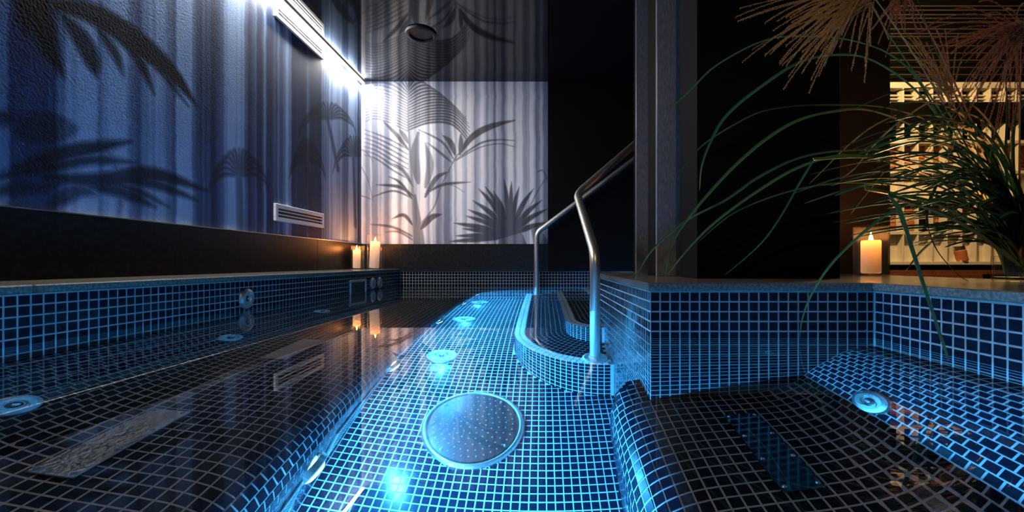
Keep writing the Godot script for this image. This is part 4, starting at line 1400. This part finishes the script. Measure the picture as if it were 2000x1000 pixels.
func grass() -> void:
	var root := P(1.335, SLAB, 1.16)
	var v := thing("vase", "clear glass cylinder vase on the counter holding the arching reed plant", "vase", root)
	var b := Buf.new()
	b.lathe([Vector2(0.0, 0.0), Vector2(0.058, 0.0), Vector2(0.062, 0.006), Vector2(0.062, 0.07), Vector2(0.06, 0.072), Vector2(0.058, 0.07), Vector2(0.058, 0.012), Vector2(0.0, 0.012)], 32, Transform3D.IDENTITY)
	obj("cylinder", b, M.glass, v)
	var g := thing("reed_plant", "arching green ornamental reed with brown feathery plumes in the vase", "plant", root + Vector3(0, 0.014, 0))
	# [photo pixels, depth at root, depth at tip, width, colour]
	var blades := [
		[[[1985, 505], [1880, 320], [1800, 170], [1745, 112], [1680, 84], [1600, 72], [1500, 78], [1400, 128], [1345, 180], [1298, 222]], 1.14, 1.05, 0.012, 1],
		[[[1980, 500], [1890, 320], [1800, 190], [1710, 122], [1640, 108], [1560, 124], [1480, 175], [1420, 225], [1390, 272], [1370, 325], [1366, 372]], 1.16, 1.0, 0.014, 1],
		[[[1980, 505], [1900, 350], [1800, 258], [1700, 217], [1630, 219], [1560, 236], [1500, 270], [1440, 320], [1390, 372], [1340, 432], [1310, 482], [1298, 542]], 1.15, 1.02, 0.014, 2],
		[[[1985, 500], [1860, 280], [1750, 215], [1600, 206], [1500, 216], [1440, 241], [1370, 286], [1325, 338]], 1.2, 1.2, 0.012, 3],
		[[[1985, 505], [1880, 345], [1760, 298], [1650, 295], [1560, 310], [1480, 348], [1420, 390], [1340, 432], [1280, 482], [1252, 520], [1238, 546]], 1.18, 1.12, 0.012, 0],
		[[[1985, 505], [1870, 360], [1770, 316], [1680, 308], [1590, 313]], 1.1, 1.0, 0.013, 2, false],
		[[[1588, 314], [1560, 360], [1520, 430], [1480, 482], [1415, 538]], 1.0, 1.04, 0.006, 0],
		[[[1985, 508], [1860, 372], [1750, 322], [1650, 304], [1560, 328], [1480, 374], [1400, 432], [1345, 485], [1303, 537]], 1.14, 1.05, 0.013, 2],
		[[[1985, 510], [1880, 420], [1800, 372], [1720, 360], [1640, 358], [1560, 370], [1480, 395], [1420, 425], [1362, 474]], 1.12, 1.1, 0.01, 0],
		[[[1988, 515], [1900, 440], [1830, 400], [1760, 384], [1690, 371]], 1.05, 1.0, 0.018, 2, false],
		[[[1990, 520], [1900, 452], [1820, 412], [1738, 386]], 1.08, 0.93, 0.022, 3, false],
		[[[1736, 386], [1752, 410], [1776, 480], [1812, 590], [1840, 672], [1852, 705]], 0.93, 0.80, 0.019, 1],
		[[[1880, 420], [1800, 396], [1740, 415], [1680, 460], [1620, 520], [1582, 580], [1566, 625], [1562, 660]], 1.1, 1.04, 0.009, 2],
		[[[1830, 360], [1812, 400], [1810, 440], [1830, 490], [1868, 534], [1893, 551]], 1.14, 1.1, 0.01, 3],
		[[[1895, 410], [1860, 440], [1800, 490], [1770, 528], [1766, 540]], 1.2, 1.3, 0.008, 4],
		[[[1985, 505], [1960, 380], [1900, 260], [1840, 130], [1785, -20]], 1.25, 1.3, 0.02, 3],
		[[[1985, 500], [1930, 380], [1870, 270], [1790, 150], [1730, 60], [1690, -10]], 1.18, 1.15, 0.016, 1],
		[[[1990, 505], [1982, 400], [1975, 300], [1985, 220], [2040, 160]], 1.15, 1.15, 0.024, 3],
		[[[1990, 505], [1968, 400], [1962, 300], [1966, 210], [1960, 120]], 1.2, 1.25, 0.016, 3],
		[[[1992, 500], [2000, 400], [2020, 300], [2060, 240]], 1.1, 1.05, 0.03, 3],
		[[[1750, 225], [1700, 250], [1650, 290], [1610, 330], [1580, 360]], 1.3, 1.25, 0.006, 4], [[[1830, 190], [1760, 235], [1710, 280], [1668, 330], [1640, 350]], 1.25, 1.2, 0.007, 4],
		[[[1860, 330], [1800, 360], [1740, 330], [1700, 370], [1660, 420]], 1.2, 1.15, 0.005, 4]]
	for e in blades:
		var pts := []
		for k in e[0].size():
			pts.append(px(e[0][k][0], e[0][k][1], lerpf(e[1], e[2], float(k) / (e[0].size() - 1))))
		blade(g, pts, e[3], M.blade_dry if e[4] == 4 else M["blade_%d" % e[4]], e.size() < 6)
	for k in 90:                             # the thick of the clump
		var reach := rng.randf_range(0.2, 0.62)
		var dir := Vector3(-1.0, 0, rng.randf_range(-0.2, 0.5)).normalized()
		var high := reach * rng.randf_range(0.25, 0.95) + 0.05
		var drop := rng.randf_range(0.35, 0.7)
		var p0 := root + Vector3(rng.randf_range(-0.03, 0.03), 0.02, rng.randf_range(-0.03, 0.03))
		var pts := []
		for q in 8:
			var t := q / 7.0
			pts.append(p0 + dir * reach * (0.35 * t + 0.65 * t * t) + Vector3(0, high * (2.2 * t - (1.2 + drop * 0.6) * t * t), 0))
		blade(g, pts, rng.randf_range(0.010, 0.025), M["blade_%d" % [0, 3, 3, 1, 2, 0][rng.randi() % 6]])
	# plumes
	var tips := []
	for q in [[1436, 34], [1441, 42], [1494, 45], [1449, 122], [1470, 96], [1494, 108], [1522, 122], [1536, 128], [1540, 150], [1530, 175], [1580, 182], [1594, 124], [1603, 96], [1640, 60], [1690, 128], [1700, 90], [1560, 20], [1600, 30], [1510, 60], [1560, 80], [1620, 100], [1660, 100], [1504, 106], [1566, 143]]:
		tips.append(px(q[0], q[1], rng.randf_range(1.0, 1.12)))
	plume(g, px(1700, -14, 1.08), tips, M.plume, 0.03)
	tips = []
	for q in [[1740, 40], [1716, 84], [1750, 46], [1762, 52], [1730, 110], [1790, 66], [1700, 60], [1768, 20], [1725, 30]]:
		tips.append(px(q[0], q[1], rng.randf_range(1.12, 1.25)))
	plume(g, px(1760, -30, 1.18), tips, M.plume_red, 0.0)
	tips = []
	for q in [[1765, 60], [1775, 75], [1812, 58], [1828, 56], [1846, 58], [1800, 90], [1790, 140], [1824, 155], [1780, 70], [1810, 84], [1840, 100]]:
		tips.append(px(q[0], q[1], rng.randf_range(1.18, 1.3)))
	plume(g, px(1852, 190, 1.22), tips, M.plume, 0.02)
	tips = []
	for q in [[1865, 18], [1812, 52], [1820, 78], [1840, 92], [1876, 115], [1900, 150], [1905, 80], [1880, 105], [1930, 145], [1842, 328], [1930, 330], [1975, 270], [1850, 300], [1935, 336], [1900, 200], [1880, 170], [1990, 250], [1960, 150], [1945, 100], [1930, 60], [1925, 30], [1960, 20], [1985, 40], [1860, 210], [1870, 90]]:
		tips.append(px(q[0], q[1], rng.randf_range(1.0, 1.15)))
	plume(g, px(1995, 60, 1.1), tips, M.plume_red, 0.035)
